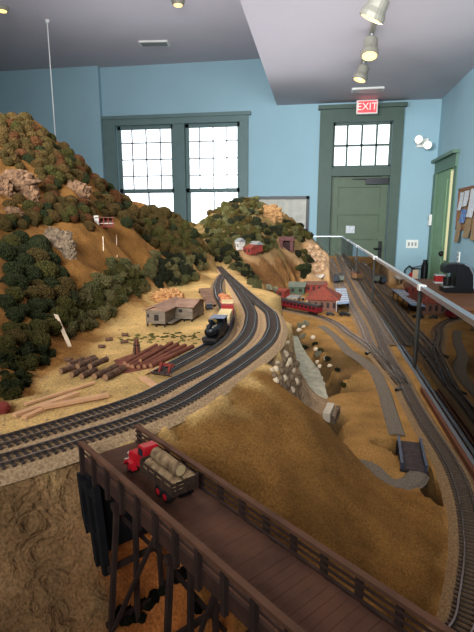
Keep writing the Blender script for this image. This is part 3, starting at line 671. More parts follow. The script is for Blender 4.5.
# ------------------------------------------------------------------ tracks
def sides(path):
    out = []
    for i in range(len(path)):
        d = path[min(i+1,len(path)-1)]-path[max(i-1,0)]; d.z = 0; d.normalize(); out.append((Vector((d.y,-d.x,0)), d))
    return out
def sweep(b, path, sd, prof):
    n_ = len(prof); base = len(b.v); vs = []; fs = []
    for p, (s, d) in zip(path, sd):
        for x, z in prof: vs.append(p+s*x+Vector((0,0,z)))
    for i in range(len(path)-1):
        for k in range(n_-1): fs.append((i*n_+k, i*n_+k+1, (i+1)*n_+k+1, (i+1)*n_+k))
    b.add(vs, fs)
G = .00825
TIE_MESH = {}
def tie_mesh(m):
    if m not in TIE_MESH:
        b = MB(); b.box((0,0,0),(.0275,.0024,.0018)); o = b.build('tie', m, origin=(0,0,0)); TIE_MESH[m] = o.data; bpy.data.objects.remove(o)
    return TIE_MESH[m]
def track(pts, z, label, rail='rail_steel', tie='tie_dark', ballast='ballast', single=True, bw=.018, step=.0068, world=False, bedz=-.006, nsingle=100):
    P = [Vector(p) for p in pts] if world else [pz(x, y, z) for x, y in pts]
    path = spline(P, step); sd = sides(path)
    if ballast:
        b = MB(); sweep(b, [p+Vector((0,0,0)) for p in path], sd, [(-bw-.009,bedz),(-bw,.0005),(bw,.0005),(bw+.009,bedz)]); struct(b.build('ballast_bed', ballast))
    t = thing('railway_track', label, 'railway track', tuple(path[len(path)//2]))
    for s in (-1,1):
        b = MB(); sweep(b, path, sd, [(s*G-.0013,.0026),(s*G-.0008,.0033),(s*G-.0009,.0052),(s*G+.0009,.0052),(s*G+.0008,.0033),(s*G+.0013,.0026)]); b.build('rail', rail, t)
    off = OFF[t.name]; rest = MB(); vis = []
    for i, (p, (s, d)) in enumerate(zip(path, sd)):
        q = p-CAM; zz = q.dot(VF); u = 237+FPX*q.dot(VR)/max(zz,.01); v = 316-FPX*q.dot(VU)/max(zz,.01)
        vis.append((zz if (zz > 0 and -15 < u < 490 and v < 645) else 99, i))
    near = {i for zz, i in sorted(vis)[:nsingle] if zz < 99} if single else set()
    me = tie_mesh(tie)
    for i, (p, (s, d)) in enumerate(zip(path, sd)):
        ang = math.atan2(s.y, s.x)+random.uniform(-.03,.03)
        if i in near:
            o = bpy.data.objects.new('tie', me); COL.objects.link(o); o.parent = t; o.location = p-off+Vector((0,0,.0016)); o.rotation_euler = (0,0,ang)
        else: rest.box(p+Vector((0,0,.0016)), (.0275,.0024,.0018), ang)
    if rest.v: o = rest.build('tie_run', tie, t); o['kind'] = 'stuff'
    return path
TA = track(PT['TA'], 1.2, 'outer main line curve on the upper level passing above the grassy mound', rail='rail_steel', tie='tie_dark')
TB = track(PT['TB'], 1.2, 'inner main line curve on the upper level between sidings and outer track')
TC = track(PT['TC'], 1.2, 'short upper siding with the black locomotive ending at a red buffer', tie='tie_dark', nsingle=40, ballast='ballast_grey')
TD = track(PT['TD'], 1.03, 'long lower track curving along the glass from the picture corner', rail='rail_rust', tie='tie_brown', ballast='ballast_grey')
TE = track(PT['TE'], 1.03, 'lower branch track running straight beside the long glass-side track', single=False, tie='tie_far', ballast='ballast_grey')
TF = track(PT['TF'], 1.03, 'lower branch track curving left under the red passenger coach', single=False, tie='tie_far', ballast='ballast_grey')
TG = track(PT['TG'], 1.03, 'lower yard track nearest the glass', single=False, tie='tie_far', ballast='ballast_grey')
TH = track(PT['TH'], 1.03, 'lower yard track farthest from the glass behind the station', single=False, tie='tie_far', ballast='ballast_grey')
# blue gravel road + road beyond the bridge
def road(pts, z, w, name='gravel_road', m='gravel_road'):
    path = spline([pz(x,y,z) for x,y in pts], .01); sd = sides(path); b = MB()
    for i,p in enumerate(path): path[i] = p+Vector((0,0,.0))
    sweep(b, path, sd, [(-w-.006,-.004),(-w,.001),(0,.0018),(w,.001),(w+.006,-.004)]); return struct(b.build(name, m))
road(PT['R0'], LO+.001, .0115)
road(PT['R1'], LO+.001, .0115)
# river
vs = []; b = MB()
for i in range(len(RIV)-1):
    (x0,y0,z0,w0),(x1,y1,z1,w1) = RIV[i],RIV[i+1]
    for k in range(6):
        t0, t1 = k/6,(k+1)/6
        def e(t,s): 
            p = pz(x0+(x1-x0)*t, y0+(y1-y0)*t, z0+(z1-z0)*t); s0 = (w0+(w1-w0)*t); return p+Vector((s*s0*p.y/FPX,0,.001))
        b.quad(e(t0,-1),e(t0,1),e(t1,1),e(t1,-1))
struct(b.build('river_water','river'))


# ------------------------------------------------------------------ road trestle
BU = Vector((.763,-.646,0)).normalized(); BN = Vector((.646,.763,0)).normalized(); BC = .1628; DZ = 1.205
def B(s, w, z): return BU*s + BN*(BC+w) + Vector((0,0,z))
SA, SB, HW = -.362, .03, .0235
RB = Matrix((BU, BN, Vector((0,0,1)))).transposed()
t = thing('trestle_bridge', 'dark brown timber road trestle with plank deck and post railings in the foreground', 'bridge', tuple(B(-.2,0,1.07)))
b = MB(); s = SA
while s < SB:
    wd_ = .0062; b.box(B(s+wd_/2,random.uniform(-.0004,.0004),DZ-.0015+random.uniform(-.0001,.0001)), (wd_-.0002,2*HW-.001,.003), M=RB); s += wd_
b.build('plank_deck','bridge_deck',t)
for w_ in (-.017,-.006,.006,.017):
    b = MB(); b.bar(B(SA,w_,DZ-.0075),B(SB,w_,DZ-.0075),.004,.009); b.build('stringer','bridge_dark',t)
for sg in (-1,1):
    b = MB(); b.bar(B(SA,sg*(HW+.0010),DZ-.004),B(SB,sg*(HW+.0010),DZ-.004),.002,.0105); b.build('side_board','bridge_wood',t)
    b = MB(); b.bar(B(SA-.001,sg*(HW+.0022),DZ+.0145),B(SB,sg*(HW+.0022),DZ+.0145),.0042,.0024); b.build('top_rail','bridge_rail',t)
    for zz in (.0058,.0102):
        b = MB(); b.bar(B(SA,sg*(HW+.0008),DZ+zz),B(SB,sg*(HW+.0008),DZ+zz),.001,.0014); b.build('side_rail','bridge_wood',t)
    s = SA+.002
    while s < SB:
        b = MB(); b.mm((0,0,0),(0,0,0)) if False else None
        b.box(B(s,sg*(HW+.0032),DZ+.0005), (.0034,.0034,.0265), M=RB); b.build('rail_post','bridge_dark',t); s += .0236
for sb in (-.3035,-.2285,-.153,-.078):
    bt = MB(); bt.bar(B(sb,-.028,DZ-.0145),B(sb,.028,DZ-.0145),.005,.005); bt = bt.build('bent_cap','bridge_dark',t)
    feet = []
    for w0, w1 in ((-.0245,-.035),(-.009,-.012),(.009,.012),(.0245,.035)):
        q = B(sb,w1,0); zf = min(hgt(q.x,q.y),1.12)-.004; feet.append((w0,w1,zf))
        b = MB(); b.bar(B(sb,w0,DZ-.017),B(sb,w1,zf),.0036,.0036,up=BU); b.build('trestle_leg','bridge_dark',bt)
    zt, zb_ = DZ-.02, min(f[2] for f in feet)+.012
    zm = (zt+zb_)/2
    def wat(k, z):
        w0,w1,zf = feet[k]; return w0+(w1-w0)*(DZ-.017-z)/(DZ-.017-zf)
    for z in (zm, zb_):
        b = MB(); b.bar(B(sb-.003,wat(0,z)-.003,z),B(sb-.003,wat(3,z)+.003,z),.0026,.0046); b.build('girt','bridge_dark',bt)
    b = MB(); b.bar(B(sb-.004,wat(0,zt),zt),B(sb-.004,wat(3,zb_),zb_),.002,.0034); b.build('cross_brace','bridge_dark',bt)
    b = MB(); b.bar(B(sb+.004,wat(3,zt),zt),B(sb+.004,wat(0,zb_),zb_),.002,.0034); b.build('cross_brace','bridge_dark',bt)
# black crib abutment
t = thing('timber_abutment', 'black timber crib holding up the far end of the road trestle', 'abutment', tuple(B(-.345,0,1.09)))
for (s0,s1,w0,w1) in ((-.360,-.336,-.0255,-.0215),(-.360,-.336,.0215,.0255),(-.340,-.336,-.0215,.0215)):
    b = MB(); L_ = max(s1-s0, w1-w0); n_ = 6
    for k in range(n_):
        if s1-s0 > w1-w0: c_ = B(s0+(s1-s0)*(k+.5)/n_,(w0+w1)/2+random.uniform(-.0006,.0006),1.163); d_ = ((s1-s0)/n_-.0004,w1-w0,.066)
        else: c_ = B((s0+s1)/2+random.uniform(-.0006,.0006),w0+(w1-w0)*(k+.5)/n_,1.163); d_ = (s1-s0,(w1-w0)/n_-.0004,.066)
        b.box(c_, d_, M=RB)
    b.build('crib_wall','crib_black',t)
for s_,w_ in ((-.363,-.0275),(-.348,-.0275),(-.334,-.0275),(-.334,.0275)):
    b = MB(); b.bar(B(s_,w_,DZ-.012),B(s_+.015,w_*1.05,1.124),.0055,.0055,up=BU); b.build('corner_post','crib_black',t)
for z in (1.15,1.186): b = MB(); b.bar(B(-.365,-.0285,z),B(-.331,-.0285,z),.003,.006); b.build('waler','crib_black',t)

# ------------------------------------------------------------------ log truck
rz = math.atan2(-BU.y,-BU.x)
tr = thing('log_truck', 'old red cab truck loaded with birch logs crossing the trestle', 'truck', tuple(B(-.289,.004,DZ)), world=False, rz=rz); tr.scale = (.78,.78,.78)
def sideprism(poly, y0, y1):
    b = MB(); b.prism(poly, -y1, -y0, Matrix.Rotation(math.pi/2,4,'X')); return b
b = sideprism([(.012,.009),(.045,.009),(.046,.016),(.044,.0195),(.027,.0215),(.0245,.0335),(.013,.0335),(.012,.030)], -.0085,.0085)
cab = b.build('cab','truck_red',tr)
bv = cab.modifiers.new('b','BEVEL'); bv.width = .0014; bv.segments = 2
for sg in (-1,1):
    b = sideprism([(.026,.006),(.029,.0125),(.035,.0145),(.041,.0125),(.0445,.007),(.043,.006),(.04,.0105),(.035,.012),(.030,.0105),(.028,.006)], sg*.0118-.003, sg*.0118+.003); b.build('fender','truck_red',tr)
    b = MB(); b.cyl((.0462,sg*.0062,.015),(.0475,sg*.0062,.015),.0018); b.build('headlamp','white_plastic',tr)
    b = sideprism([(.0145,.024),(.0225,.024),(.0218,.0315),(.0145,.0315)], sg*.0087-.0002, sg*.0087+.0002); b.build('side_window','glass_dark',cab)
b = sideprism([(.0263,.0225),(.0268,.0225),(.0249,.0325),(.0244,.0325)], -.0072,.0072); b.build('windscreen','glass_dark',cab)
b = MB(); b.box((.047,0,.0085),(.0018,.024,.003)); b.build('bumper','grey_metal',tr)
b = MB(); b.box((0,0,.008),(.088,.009,.004)); b.build('chassis','black_plastic',tr)
for x in (.035,-.022,-.034):
    for sg in (-1,1):
        b = MB(); w_ = .003 if x > 0 else .0045
        b.lathe((x,sg*(.0118-w_/2),.0065),(x,sg*(.0118+w_/2),.0065),[(0,.0055),(.2,.0065),(.8,.0065),(1,.0055)],18); wh = b.build('wheel','tyre',tr)
        b = MB(); b.cyl((x,sg*.0118,.0065),(x,sg*(.0118+w_/2+.0004),.0065),.003); b.build('hub','truck_red',wh)
b = MB(); b.box((-.0185,0,.0125),(.056,.027,.002)); b.build('bed_floor','truck_bed',tr)
for sg in (-1,1):
    b = MB()
    for z in (.0155,.0192,.0229): b.box((-.0185,sg*.0130,z),(.056,.0012,.0028))
    for k in range(5): b.box((-.0455+.0135*k,sg*.0140,.0185),(.0022,.0012,.013))
    b.build('stake_side','truck_bed',tr)
b = MB()
for z in (.0155,.0192,.0229): b.box((-.0462,0,z),(.0012,.0265,.0028))
for y in (-.009,0,.009): b.box((-.0471,y,.0185),(.001,.002,.013))
b.build('tailgate','truck_bed',tr)
b = MB(); b.box((.0095,0,.0195),(.0014,.0265,.014)); b.build('headboard','truck_bed',tr)
TM = Matrix.Translation(B(-.289,.004,DZ)) @ Matrix.Rotation(rz,4,'Z') @ Matrix.Scale(.78,4)
def log(name, p, q, r, m, me, label, group=None, cat='log', wob=.10, n=12):
    p, q = Vector(p), Vector(q); b = MB(); seg = 5
    pts = [p.lerp(q,k/seg) for k in range(seg+1)]
    rr = [r*random.uniform(.92,1.06) for _ in pts]
    for k in range(seg): b.cyl(pts[k],pts[k+1]+(pts[k+1]-pts[k])*1e-4,rr[k],rr[k+1],n,caps=k in (0,seg-1),wob=wob*.3)
    o = b.build(name,m,smooth=False); 
    e = MB(); d = (q-p).normalized(); e.cyl(p-d*.0003,p+d*.0003,r*.86,r*.86,n); e.build('cut_end',me,o)
    e = MB(); e.cyl(q-d*.0003,q+d*.0003,r*.86,r*.86,n); e.build('cut_end',me,o)
    tag(o,label,cat,group); return o
for (y,z,x0,x1,r,lab) in ((.0072,.0205,-.046,.004,.0066,'pale birch log on the truck bed, on the side facing the viewer'),(-.0072,.0205,-.045,.006,.0066,'pale birch log on the truck bed, on the side away from the viewer'),(.0004,.0305,-.040,.003,.0058,'pale birch log lying on top of the two others on the truck')):
    log('birch_log', TM@Vector((x0,y,z)), TM@Vector((x1,y,z)), r*.78,'log_bark','log_end',lab,'birch logs on the truck')

# ------------------------------------------------------------------ lumber yard
ZG = 1.1975
def gp(x, y, dz=0): 
    p = pz(x,y,ZG); p.z = hgt(p.x,p.y)+dz; return p
C1 = lambda x,y: (x/3.646, 330+y/3.646)
DL = [((385,184),(452,150),.0047,0,'dark bark log at the right end of the log pile, nearest the track'),((345,180),(425,142),.0045,0,'dark bark log second from the right end in the log pile'),
      ((298,178),(350,154),.0042,0,'dark bark log low in the front middle of the log pile'),((262,172),(325,145),.0043,0,'dark bark log front left of the middle in the log pile'),
      ((222,160),(275,142),.0043,0,'dark bark log at the left end of the log pile'),((330,158),(390,130),.0042,.0062,'dark bark log resting on top at the right of the log pile'),
      ((285,158),(352,130),.0042,.0062,'dark bark log resting on top in the middle of the log pile'),((252,142),(305,122),.0040,.003,'dark bark log on the upper left of the log pile'),
      ((285,132),(345,108),.0040,.001,'dark bark log at the back of the log pile')]
for a,c,r,dz,lab in DL: log('bark_log', gp(*C1(*a),r+dz), gp(*C1(*c),r+dz), r,'log_dark','log_dark_end',lab,'dark log pile by the track')
for k,(a,lab) in enumerate((((238,112),'short dark stump piece just behind the left of the log pile'),((318,100),'short dark stump piece behind the middle of the log pile'),((360,63),'small dark stump lying on the sand well behind the log pile'),((384,38),'small dark stump on the sand near the shed side of the yard'),((445,20),'small dark stump farthest back toward the shed'),((440,48),'small dark stump between the log pile and the shed'))):
    p = gp(*C1(*a),.003); log('stump', p, p+Vector((.011,.006*(k%2),0)), .003,'log_dark','log_dark_end',lab,cat='stump')
C2 = lambda x,y: (100+x/3.95, 280+y/3.95)
RL = [((98,337),(222,266),'left outermost'),((112,346),(242,270),'second from the left'),((128,351),(258,274),'third from the left'),((152,352),(306,262),'fourth from the left'),((176,350),(336,266),'fifth from the left'),((200,347),(366,268),'right outermost')]
for a,c,w_ in RL: log('long_log', gp(*C2(*a),.0035), gp(*C2(*c),.0035), .0036,'log_red','log_red_end',f'long reddish brown log, {w_} of six beside the siding','long logs beside the siding',wob=.02)
log('long_log', gp(*C2(160,338),.008), gp(*C2(285,266),.008), .0029,'log_red','log_red_end','long reddish brown log lying on top of the row of six','long logs beside the siding',wob=.02)
b = MB(); P_ = [gp(*C2(*v)) for v in ((55,318),(150,285),(215,345),(95,368))]; b.prism([(p.x,p.y) for p in P_],ZG-.002,ZG+.0008); tag(b.build('bark_mat','log_red'),'flat reddish brown mat of bark under the long logs','mat')
t = thing('pole_bundle','small upright bundle of brown poles standing by the long logs','pole bundle',tuple(gp(*C2(146,300))))
p0 = gp(*C2(146,298)); 
for k in range(6):
    an = k*math.pi/3; b = MB(); b.cyl(p0+Vector((.006*math.cos(an),.006*math.sin(an),-.001)), p0+Vector((.0022*math.cos(an),.0022*math.sin(an),.027)),.0017,.0014,8); b.build('pole','log_red' if k%2 else 'log_dark',t)
b = MB(); b.cyl(p0+Vector((0,0,.017)),p0+Vector((0,0,.0185)),.0052,.005,14); b.build('band','shed_dark',t)
def board(a, c, w_, th, lab, m='lumber', cv=gp, dz=0, group='loose boards'):
    p, q = cv(*a,th/2+dz+.0006), cv(*c,th/2+dz+.0006); b = MB(); b.bar(p,q,w_,th); return tag(b.build('board',m),lab,'board',group)
board(C1(90,276),C1(345,196),.0045,.0024,'thin tan board lying behind the others in the board heap',dz=.0005)
board(C1(52,316),C1(282,236),.008,.0034,'wide tan board with dark edge in the middle of the board heap')
board(C1(152,294),C1(396,248),.0078,.0034,'tan board reaching farthest right in the board heap',dz=.002)
board(C1(88,324),C1(160,292),.0065,.003,'short tan board at the near left of the board heap')
board(C1(130,262),C1(200,238),.004,.002,'short tan board behind the middle of the board heap')
board((47,329),(70,349),.006,.002,'long pale board propped at the foot of the tree-covered slope','lumber_pale',group=None)
board((142,377),(158,388),.011,.0015,'flat pinkish board lying between red logs and main line',group=None)
board((150,373),(170,362),.008,.0015,'flat pinkish board beside the red buffer',group=None)
p = gp(2,408); b = MB(); b.ball(p+Vector((0,0,.006)),.009,2,(1,1,.9),.2,2,4); tag(b.build('red_barrel_heap','wall_red'),'dark red lump at the left edge behind the boards','scrap')
# track buffer
p = gp(166,374,.003); d = (gp(175,366)-gp(160,374.5)); d.z=0; d.normalize(); sd_ = Vector((d.y,-d.x,0))
t = thing('track_buffer','small red wooden buffer frame at the end of the siding','buffer',tuple(p))
for sg in (-1,1):
    b = MB(); b.bar(p+sd_*sg*.007-d*.008,p+sd_*sg*.007+d*.002+Vector((0,0,.013)),.003,.003); b.build('brace','wall_red',t)
b = MB(); b.bar(p-sd_*.011+d*.003+Vector((0,0,.011)),p+sd_*.011+d*.003+Vector((0,0,.011)),.003,.004); b.build('buffer_beam','wall_red',t)
# sawmill shed
A_,B_,C_,D_,E_ = [gp(*C2(*v)) for v in ((183,183),(258,187),(297,164),(365,168),(398,150))]
for v in (A_,B_,C_,D_,E_): v.z = ZG
e1 = (B_-A_).normalized(); e2 = Vector((-e1.y,e1.x,0)); Wl = (B_-A_).length
sh = thing('sawmill_shed','weathered grey wooden shed of two joined blocks with tan roofs in the sand yard','shed',tuple((A_+D_)/2))
hb, hw = .0065, .026
def loc(o,x,y,z): return o+e1*x+e2*y+Vector((0,0,z))
def block(o, w_, dp, ridge_along_depth, zz):
    b = MB(); Rm = Matrix((e1,e2,Vector((0,0,1)))).transposed()
    b.box(loc(o,w_/2,dp/2,hb+zz/2),(w_,dp,zz),M=Rm); wl = b.build('shed_walls','shed_wood',sh)
    ov, rh = .005, .0085; b = MB(); th = .0016
    if ridge_along_depth:
        prof = [(-ov,zz-.001),(w_/2,zz+rh),(w_+ov,zz-.001)]
        for (x0,z0),(x1,z1) in zip(prof[:-1],prof[1:]):
            a4 = [loc(o,x0,-ov,hb+z0),loc(o,x1,-ov,hb+z1),loc(o,x1,dp+ov,hb+z1),loc(o,x0,dp+ov,hb+z0)]
            b.add(a4+[v+Vector((0,0,th)) for v in a4],[(3,2,1,0),(4,5,6,7),(0,1,5,4),(1,2,6,5),(2,3,7,6),(3,0,4,7)])
        b.add([loc(o,0,0,hb+zz),loc(o,w_,0,hb+zz),loc(o,w_/2,0,hb+zz+rh)],[(0,1,2)])
    else:
        prof = [(-ov,zz-.001),(dp/2,zz+rh),(dp+ov,zz-.001)]
        for (x0,z0),(x1,z1) in zip(prof[:-1],prof[1:]):
            a4 = [loc(o,-ov,x0,hb+z0),loc(o,w_+ov,x0,hb+z0),loc(o,w_+ov,x1,hb+z1),loc(o,-ov,x1,hb+z1)]
            b.add(a4+[v+Vector((0,0,th)) for v in a4],[(3,2,1,0),(4,5,6,7),(0,1,5,4),(1,2,6,5),(2,3,7,6),(3,0,4,7)])
        b.add([loc(o,w_,0,hb+zz),loc(o,w_,dp,hb+zz),loc(o,w_,dp/2,hb+zz+rh)],[(0,1,2)])
    b.build('shed_roof','shed_roof',sh)
    for x in (.002,w_/2,w_-.002):
        for y in (.002,dp-.002):
            b = MB(); q = loc(o,x,y,0); b.box(q+Vector((0,0,hb/2)),(.003,.003,hb+.001)); b.build('stilt','shed_dark',sh)
    return Rm
dpl = (C_-B_).dot(e2)+.055
Rm = block(A_, Wl, dpl, True, hw)
o2 = A_+e1*(Wl)+e2*((C_-B_).dot(e2)); W2 = max((D_-C_).dot(e1),.03); Rm = block(o2, W2+ (C_-B_).dot(e1), .078, False, hw)
for (o,x,y,w_,z0,z1,nm) in ((A_,Wl*.55,-.0004,.009,.006,.0175,'doorway'),(o2,(C_-B_).dot(e1)+W2*.32,-.0004,.0075,.0135,.0195,'window'),(A_,Wl*.12,-.0004,.004,.012,.018,'window')):
    b = MB(); b.box(loc(o,x,y,hb+(z0+z1)/2),(w_,.0012,z1-z0),M=Rm); b.build(nm,'shed_dark',sh)
b = MB(); b.box(loc(A_,Wl+.006,dpl*.35,hb),(.012,dpl*.5,.0015),M=Rm); b.build('porch_deck','shed_wood',sh)
p = gp(165,303); b = MB(); b.ball(p+Vector((.0,.03,.004)),.036,4,(1.2,.9,.75),.3,4,2); tag(b.build('sawdust_heap','sawdust'),'orange brown heap of rubble behind the sawmill shed','heap')
# loading platform and car
P_ = [pz(*v,ZG+.010) for v in ((198.6,288.6),(210,288),(216,303.6),(205.7,304.2))]
t = thing('loading_platform','long flat brown plank platform beside the siding','platform',tuple((P_[0]+P_[2])/2-Vector((0,0,.010))))
b = MB(); b.prism([(p.x,p.y) for p in P_],ZG+.008,ZG+.0105); b.build('platform_deck','platform_wood',t)
for k,p in enumerate(P_): 
    q = p.lerp((P_[0]+P_[2])/2,.12); b = MB(); b.box((q.x,q.y,ZG+.003),(.004,.004,.010)); b.build('leg','shed_dark',t)
def small_car(p, rz, L_, m, lab):
    t = thing('model_car',lab,'car',tuple(p),world=False,rz=rz); h = L_*.38; w_ = L_*.42
    b = sideprism([(-L_/2,.12*L_),(L_/2,.12*L_),(L_/2,.22*L_),(L_*.22,.25*L_),(L_*.12,h),(-L_*.28,h),(-L_*.38,.26*L_),(-L_/2,.24*L_)],-w_/2,w_/2); bo = b.build('car_body',m,t)
    b = sideprism([(L_*.20,.265*L_),(L_*.125,h*.96),(-L_*.27,h*.96),(-L_*.35,.265*L_)],-w_/2-.0003,w_/2+.0003); b.build('window_band','glass_dark',bo)
    for x in (-.3,.3):
        for sg in (-1,1):
            b = MB(); b.cyl((x*L_,sg*(w_/2-.0015),.1*L_),(x*L_,sg*(w_/2+.0005),.1*L_),.1*L_,n=14); b.build('wheel','tyre',t)
small_car(gp(209,313), -1.2, .030,'car_dark','small dark grey model car parked in front of the loading platform')

# ------------------------------------------------------------------ trains
def along(path, px, pyy):
    best = min(range(len(path)), key=lambda i: (lambda q: abs(237+FPX*q.dot(VR)/q.dot(VF)-px)+abs(316-FPX*q.dot(VU)/q.dot(VF)-pyy))(path[i]-CAM)); return best
def pose(path, i0, i1):
    p, q = path[i0], path[i1]; d = p-q; return (p+q)/2+Vector((0,0,.0052)), math.atan2(d.y,d.x)
def wheels(root, xs_, r=.0048, m='loco_black', gap=G):
    for x in xs_:
        b = MB(); b.cyl((x,-gap-.0012,r),(x,-gap+.0012,r),r,n=16); b.cyl((x,gap-.0012,r),(x,gap+.0012,r),r,n=16); b.cyl((x,-gap,r),(x,gap,r),.0012); b.build('wheelset',m,root)
STEP = .0068
i0 = along(TC,209.5,347); 
p, rz = pose(TC,i0,i0+13)
lo = thing('steam_locomotive','small black steam locomotive standing on the siding, facing the viewer','locomotive',tuple(p),world=False,rz=rz); lo.scale = (.9,.9,.88)
b = MB(); b.lathe((-.012,0,.0205),(.043,0,.0205),[(0,.0100),(.7,.0098),(.71,.0108),(.78,.0108),(.79,.0098),(.98,.0098),(1,.0085)],20); b.build('boiler','loco_black',lo)
b = MB(); b.lathe((.042,0,.0205),(.047,0,.0205),[(0,.0088),(.5,.008),(1,.003)],20); b.build('smokebox_door','black_plastic',lo)
b = MB(); b.lathe((.034,0,.028),(.034,0,.0435),[(0,.0036),(.6,.003),(.7,.0048),(1,.0042)],16); b.build('chimney','loco_black',lo)
for x in (.018,.004): b = MB(); b.lathe((x,0,.027),(x,0,.0375),[(0,.005),(.6,.0045),(1,.0015)],16); b.build('dome','loco_black' if x > .01 else 'brass',lo)
b = MB(); b.cyl((.044,0,.033),(.049,0,.033),.0038); hl = b.build('headlamp','loco_black',lo); b = MB(); b.cyl((.0488,0,.033),(.0493,0,.033),.003); b.build('lens','glass_dark',hl)
b = MB(); b.mm((-.036,-.0125,.010),(-.0345,.0125,.036)); 
for sg in (-1,1):
    b.mm((-.036,sg*.0125-.0006,.010),(-.012,sg*.0125+.0006,.024)); b.mm((-.036,sg*.0125-.0006,.024),(-.031,sg*.0125+.0006,.036)); b.mm((-.0145,sg*.0125-.0006,.024),(-.012,sg*.0125+.0006,.036))
b.mm((-.0135,-.0125,.010),(-.012,.0125,.026)); b.mm((-.0135,-.0015,.026),(-.012,.0015,.036)); cb_ = b.build('cab','loco_black',lo)
b = MB(); b.mm((-.040,-.0145,.0362),(-.009,.0145,.0378)); b.build('cab_roof','loco_roof',lo)
for sg in (-1,1): b = MB(); b.mm((-.010,sg*.0105-.0022,.012),(.022,sg*.0105+.0022,.023)); b.build('side_tank','loco_black',lo)
b = MB(); b.mm((-.038,-.0115,.0085),(.046,.0115,.0105)); b.build('running_board','loco_black',lo)
b = MB(); b.mm((.046,-.013,.005),(.048,.013,.0105)); b.build('front_beam','shed_dark',lo)
b = MB(); b.prism([(.048,-.011),(.056,0),(.048,.011)],.0012,.0055); b.build('pilot','loco_black',lo)
wheels(lo,(-.022,-.006,.010),.0075); wheels(lo,(.034,),.0045)
b = MB(); b.mm((.036,-.0135,.004),(.046,-.0085,.0105)); b.build('cylinder','loco_black',lo); b = MB(); b.mm((.036,.0085,.004),(.046,.0135,.0105)); b.build('cylinder','loco_black',lo)
def flatcar(path, i, L_, lab, deck='car_purple'):
    p, rz = pose(path,i,i+int(L_/STEP)); t = thing('flat_wagon',lab,'wagon',tuple(p),world=False,rz=rz)
    b = MB(); b.box((0,0,.0112),(L_*.94,.028,.003)); b.build('wagon_deck',deck,t)
    b = MB()
    for sg in (-1,1): b.box((0,sg*.0133,.0125),(L_*.94,.0014,.006))
    b.build('side_sill',deck,t); wheels(t,(-L_*.36,-L_*.22,L_*.22,L_*.36),.0045)
    return p, rz
i1 = i0+14
p, rz = flatcar(TC,i1,.075,'purplish flat wagon with cream crate right behind the locomotive')
b = MB(); b.M = Matrix.Translation(p) @ Matrix.Rotation(rz,4,'Z'); b.box((0,0,.0205),(.062,.023,.0155))
for k in range(5): b.box((-.026+.013*k,0,.0285),(.0015,.0236,.0008))
tag(b.build('cream_crate','cream_load'),'long cream crate on the wagon right behind the locomotive','crate')
i2 = i1+12
p, rz = flatcar(TC,i2,.080,'purplish flat wagon with red and cream loads, second behind the locomotive')
b = MB(); b.M = Matrix.Translation(p) @ Matrix.Rotation(rz,4,'Z'); b.box((.020,0,.0215),(.022,.024,.0175)); b.box((.020,0,.0308),(.0225,.0245,.0012)); tag(b.build('red_crate','load_red'),'bright red crate on the second wagon behind the locomotive','crate')
b = MB(); b.M = Matrix.Translation(p) @ Matrix.Rotation(rz,4,'Z'); b.box((-.012,0,.0225),(.036,.023,.0195)); b.box((-.012,0,.0328),(.0365,.0235,.0012)); tag(b.build('cream_crate','cream_load'),'cream crate behind the red crate on the second wagon','crate')
i3 = i2+14
p, rz = flatcar(TC,i3,.110,'purplish flat wagon heaped with orange timber chunks, last of the siding train')
for k in range(9):
    b = MB(); q = p+Matrix.Rotation(rz,3,'Z')@Vector((-.04+.010*k,random.uniform(-.006,.006),.018+.006*(k%2)))
    b.ball(q,.0085,2,(1.1,1,.8),.25,2,k); tag(b.build('timber_chunk','load_orange'),'rough orange timber chunk heaped on the last wagon of the siding train','timber chunk','timber chunks on the last wagon')
# coach
ia, ib = along(TF,320,317), along(TF,277,307.5)
p, rz = pose(TF,min(ia,ib),max(ia,ib)); CL = (TF[ia]-TF[ib]).length
t = thing('passenger_coach','long dark red passenger coach with black roof in front of the station','coach',tuple(p),world=False,rz=rz)
b = MB(); b.box((0,0,.024),(CL,.031,.023)); bo = b.build('coach_body','coach_red',t)
b = MB(); b.prism([(-.0165,.0345),(.0165,.0345),(.014,.0395),(.007,.042),(-.007,.042),(-.014,.0395)],-CL/2-.003,CL/2+.003,Matrix(((0,0,1,0),(1,0,0,0),(0,1,0,0),(0,0,0,1)))); b.build('coach_roof','coach_roof',t)
for k in range(11):
    for sg in (-1,1): b = MB(); b.box((-CL*.42+CL*.084*k,sg*.0157,.028),(CL*.052,.0006,.0085)); b.build('window','coach_window',bo)
b = MB(); b.box((0,0,.0115),(CL*.98,.026,.003)); b.build('underframe','black_plastic',t)
for x in (-CL*.36,CL*.36): b = MB(); b.box((x,0,.007),(.034,.023,.004)); b.build('bogie','black_plastic',t); wheels(t,(x-.011,x+.011),.0052)

def boxcar(p, rz, L_, m, lab, nm='box_wagon', roof='roof_brown', cat='wagon'):
    t = thing(nm,lab,cat,tuple(p),world=False,rz=rz)
    b = MB(); b.box((0,0,.026),(L_,.030,.028)); bo = b.build('wagon_body',m,t)
    b = MB(); b.prism([(-.016,.039),(.016,.039),(0,.044)],-L_/2-.001,L_/2+.001,Matrix(((0,0,1,0),(1,0,0,0),(0,1,0,0),(0,0,0,1)))); b.build('wagon_roof',roof,t)
    for sg in (-1,1): b = MB(); b.box((0,sg*.0156,.025),(L_*.2,.0012,.024)); b.build('sliding_door',roof,bo)
    wheels(t,(-L_*.36,-L_*.24,L_*.24,L_*.36),.0048)
def on(path, px, pyy, L_):
    i = along(path,px,pyy); return pose(path,i,min(i+int(L_/STEP),len(path)-1))
p, rz = on(TG,352,281,.13); boxcar(p,rz,.13,'boxcar_brown','yellowish brown box wagon on the yard track nearest the glass')
p, rz = on(TH,334.5,284,.14); boxcar(p,rz,.14,'car_dark','dark grey box wagon behind the station on the farthest yard track',roof='coach_roof')
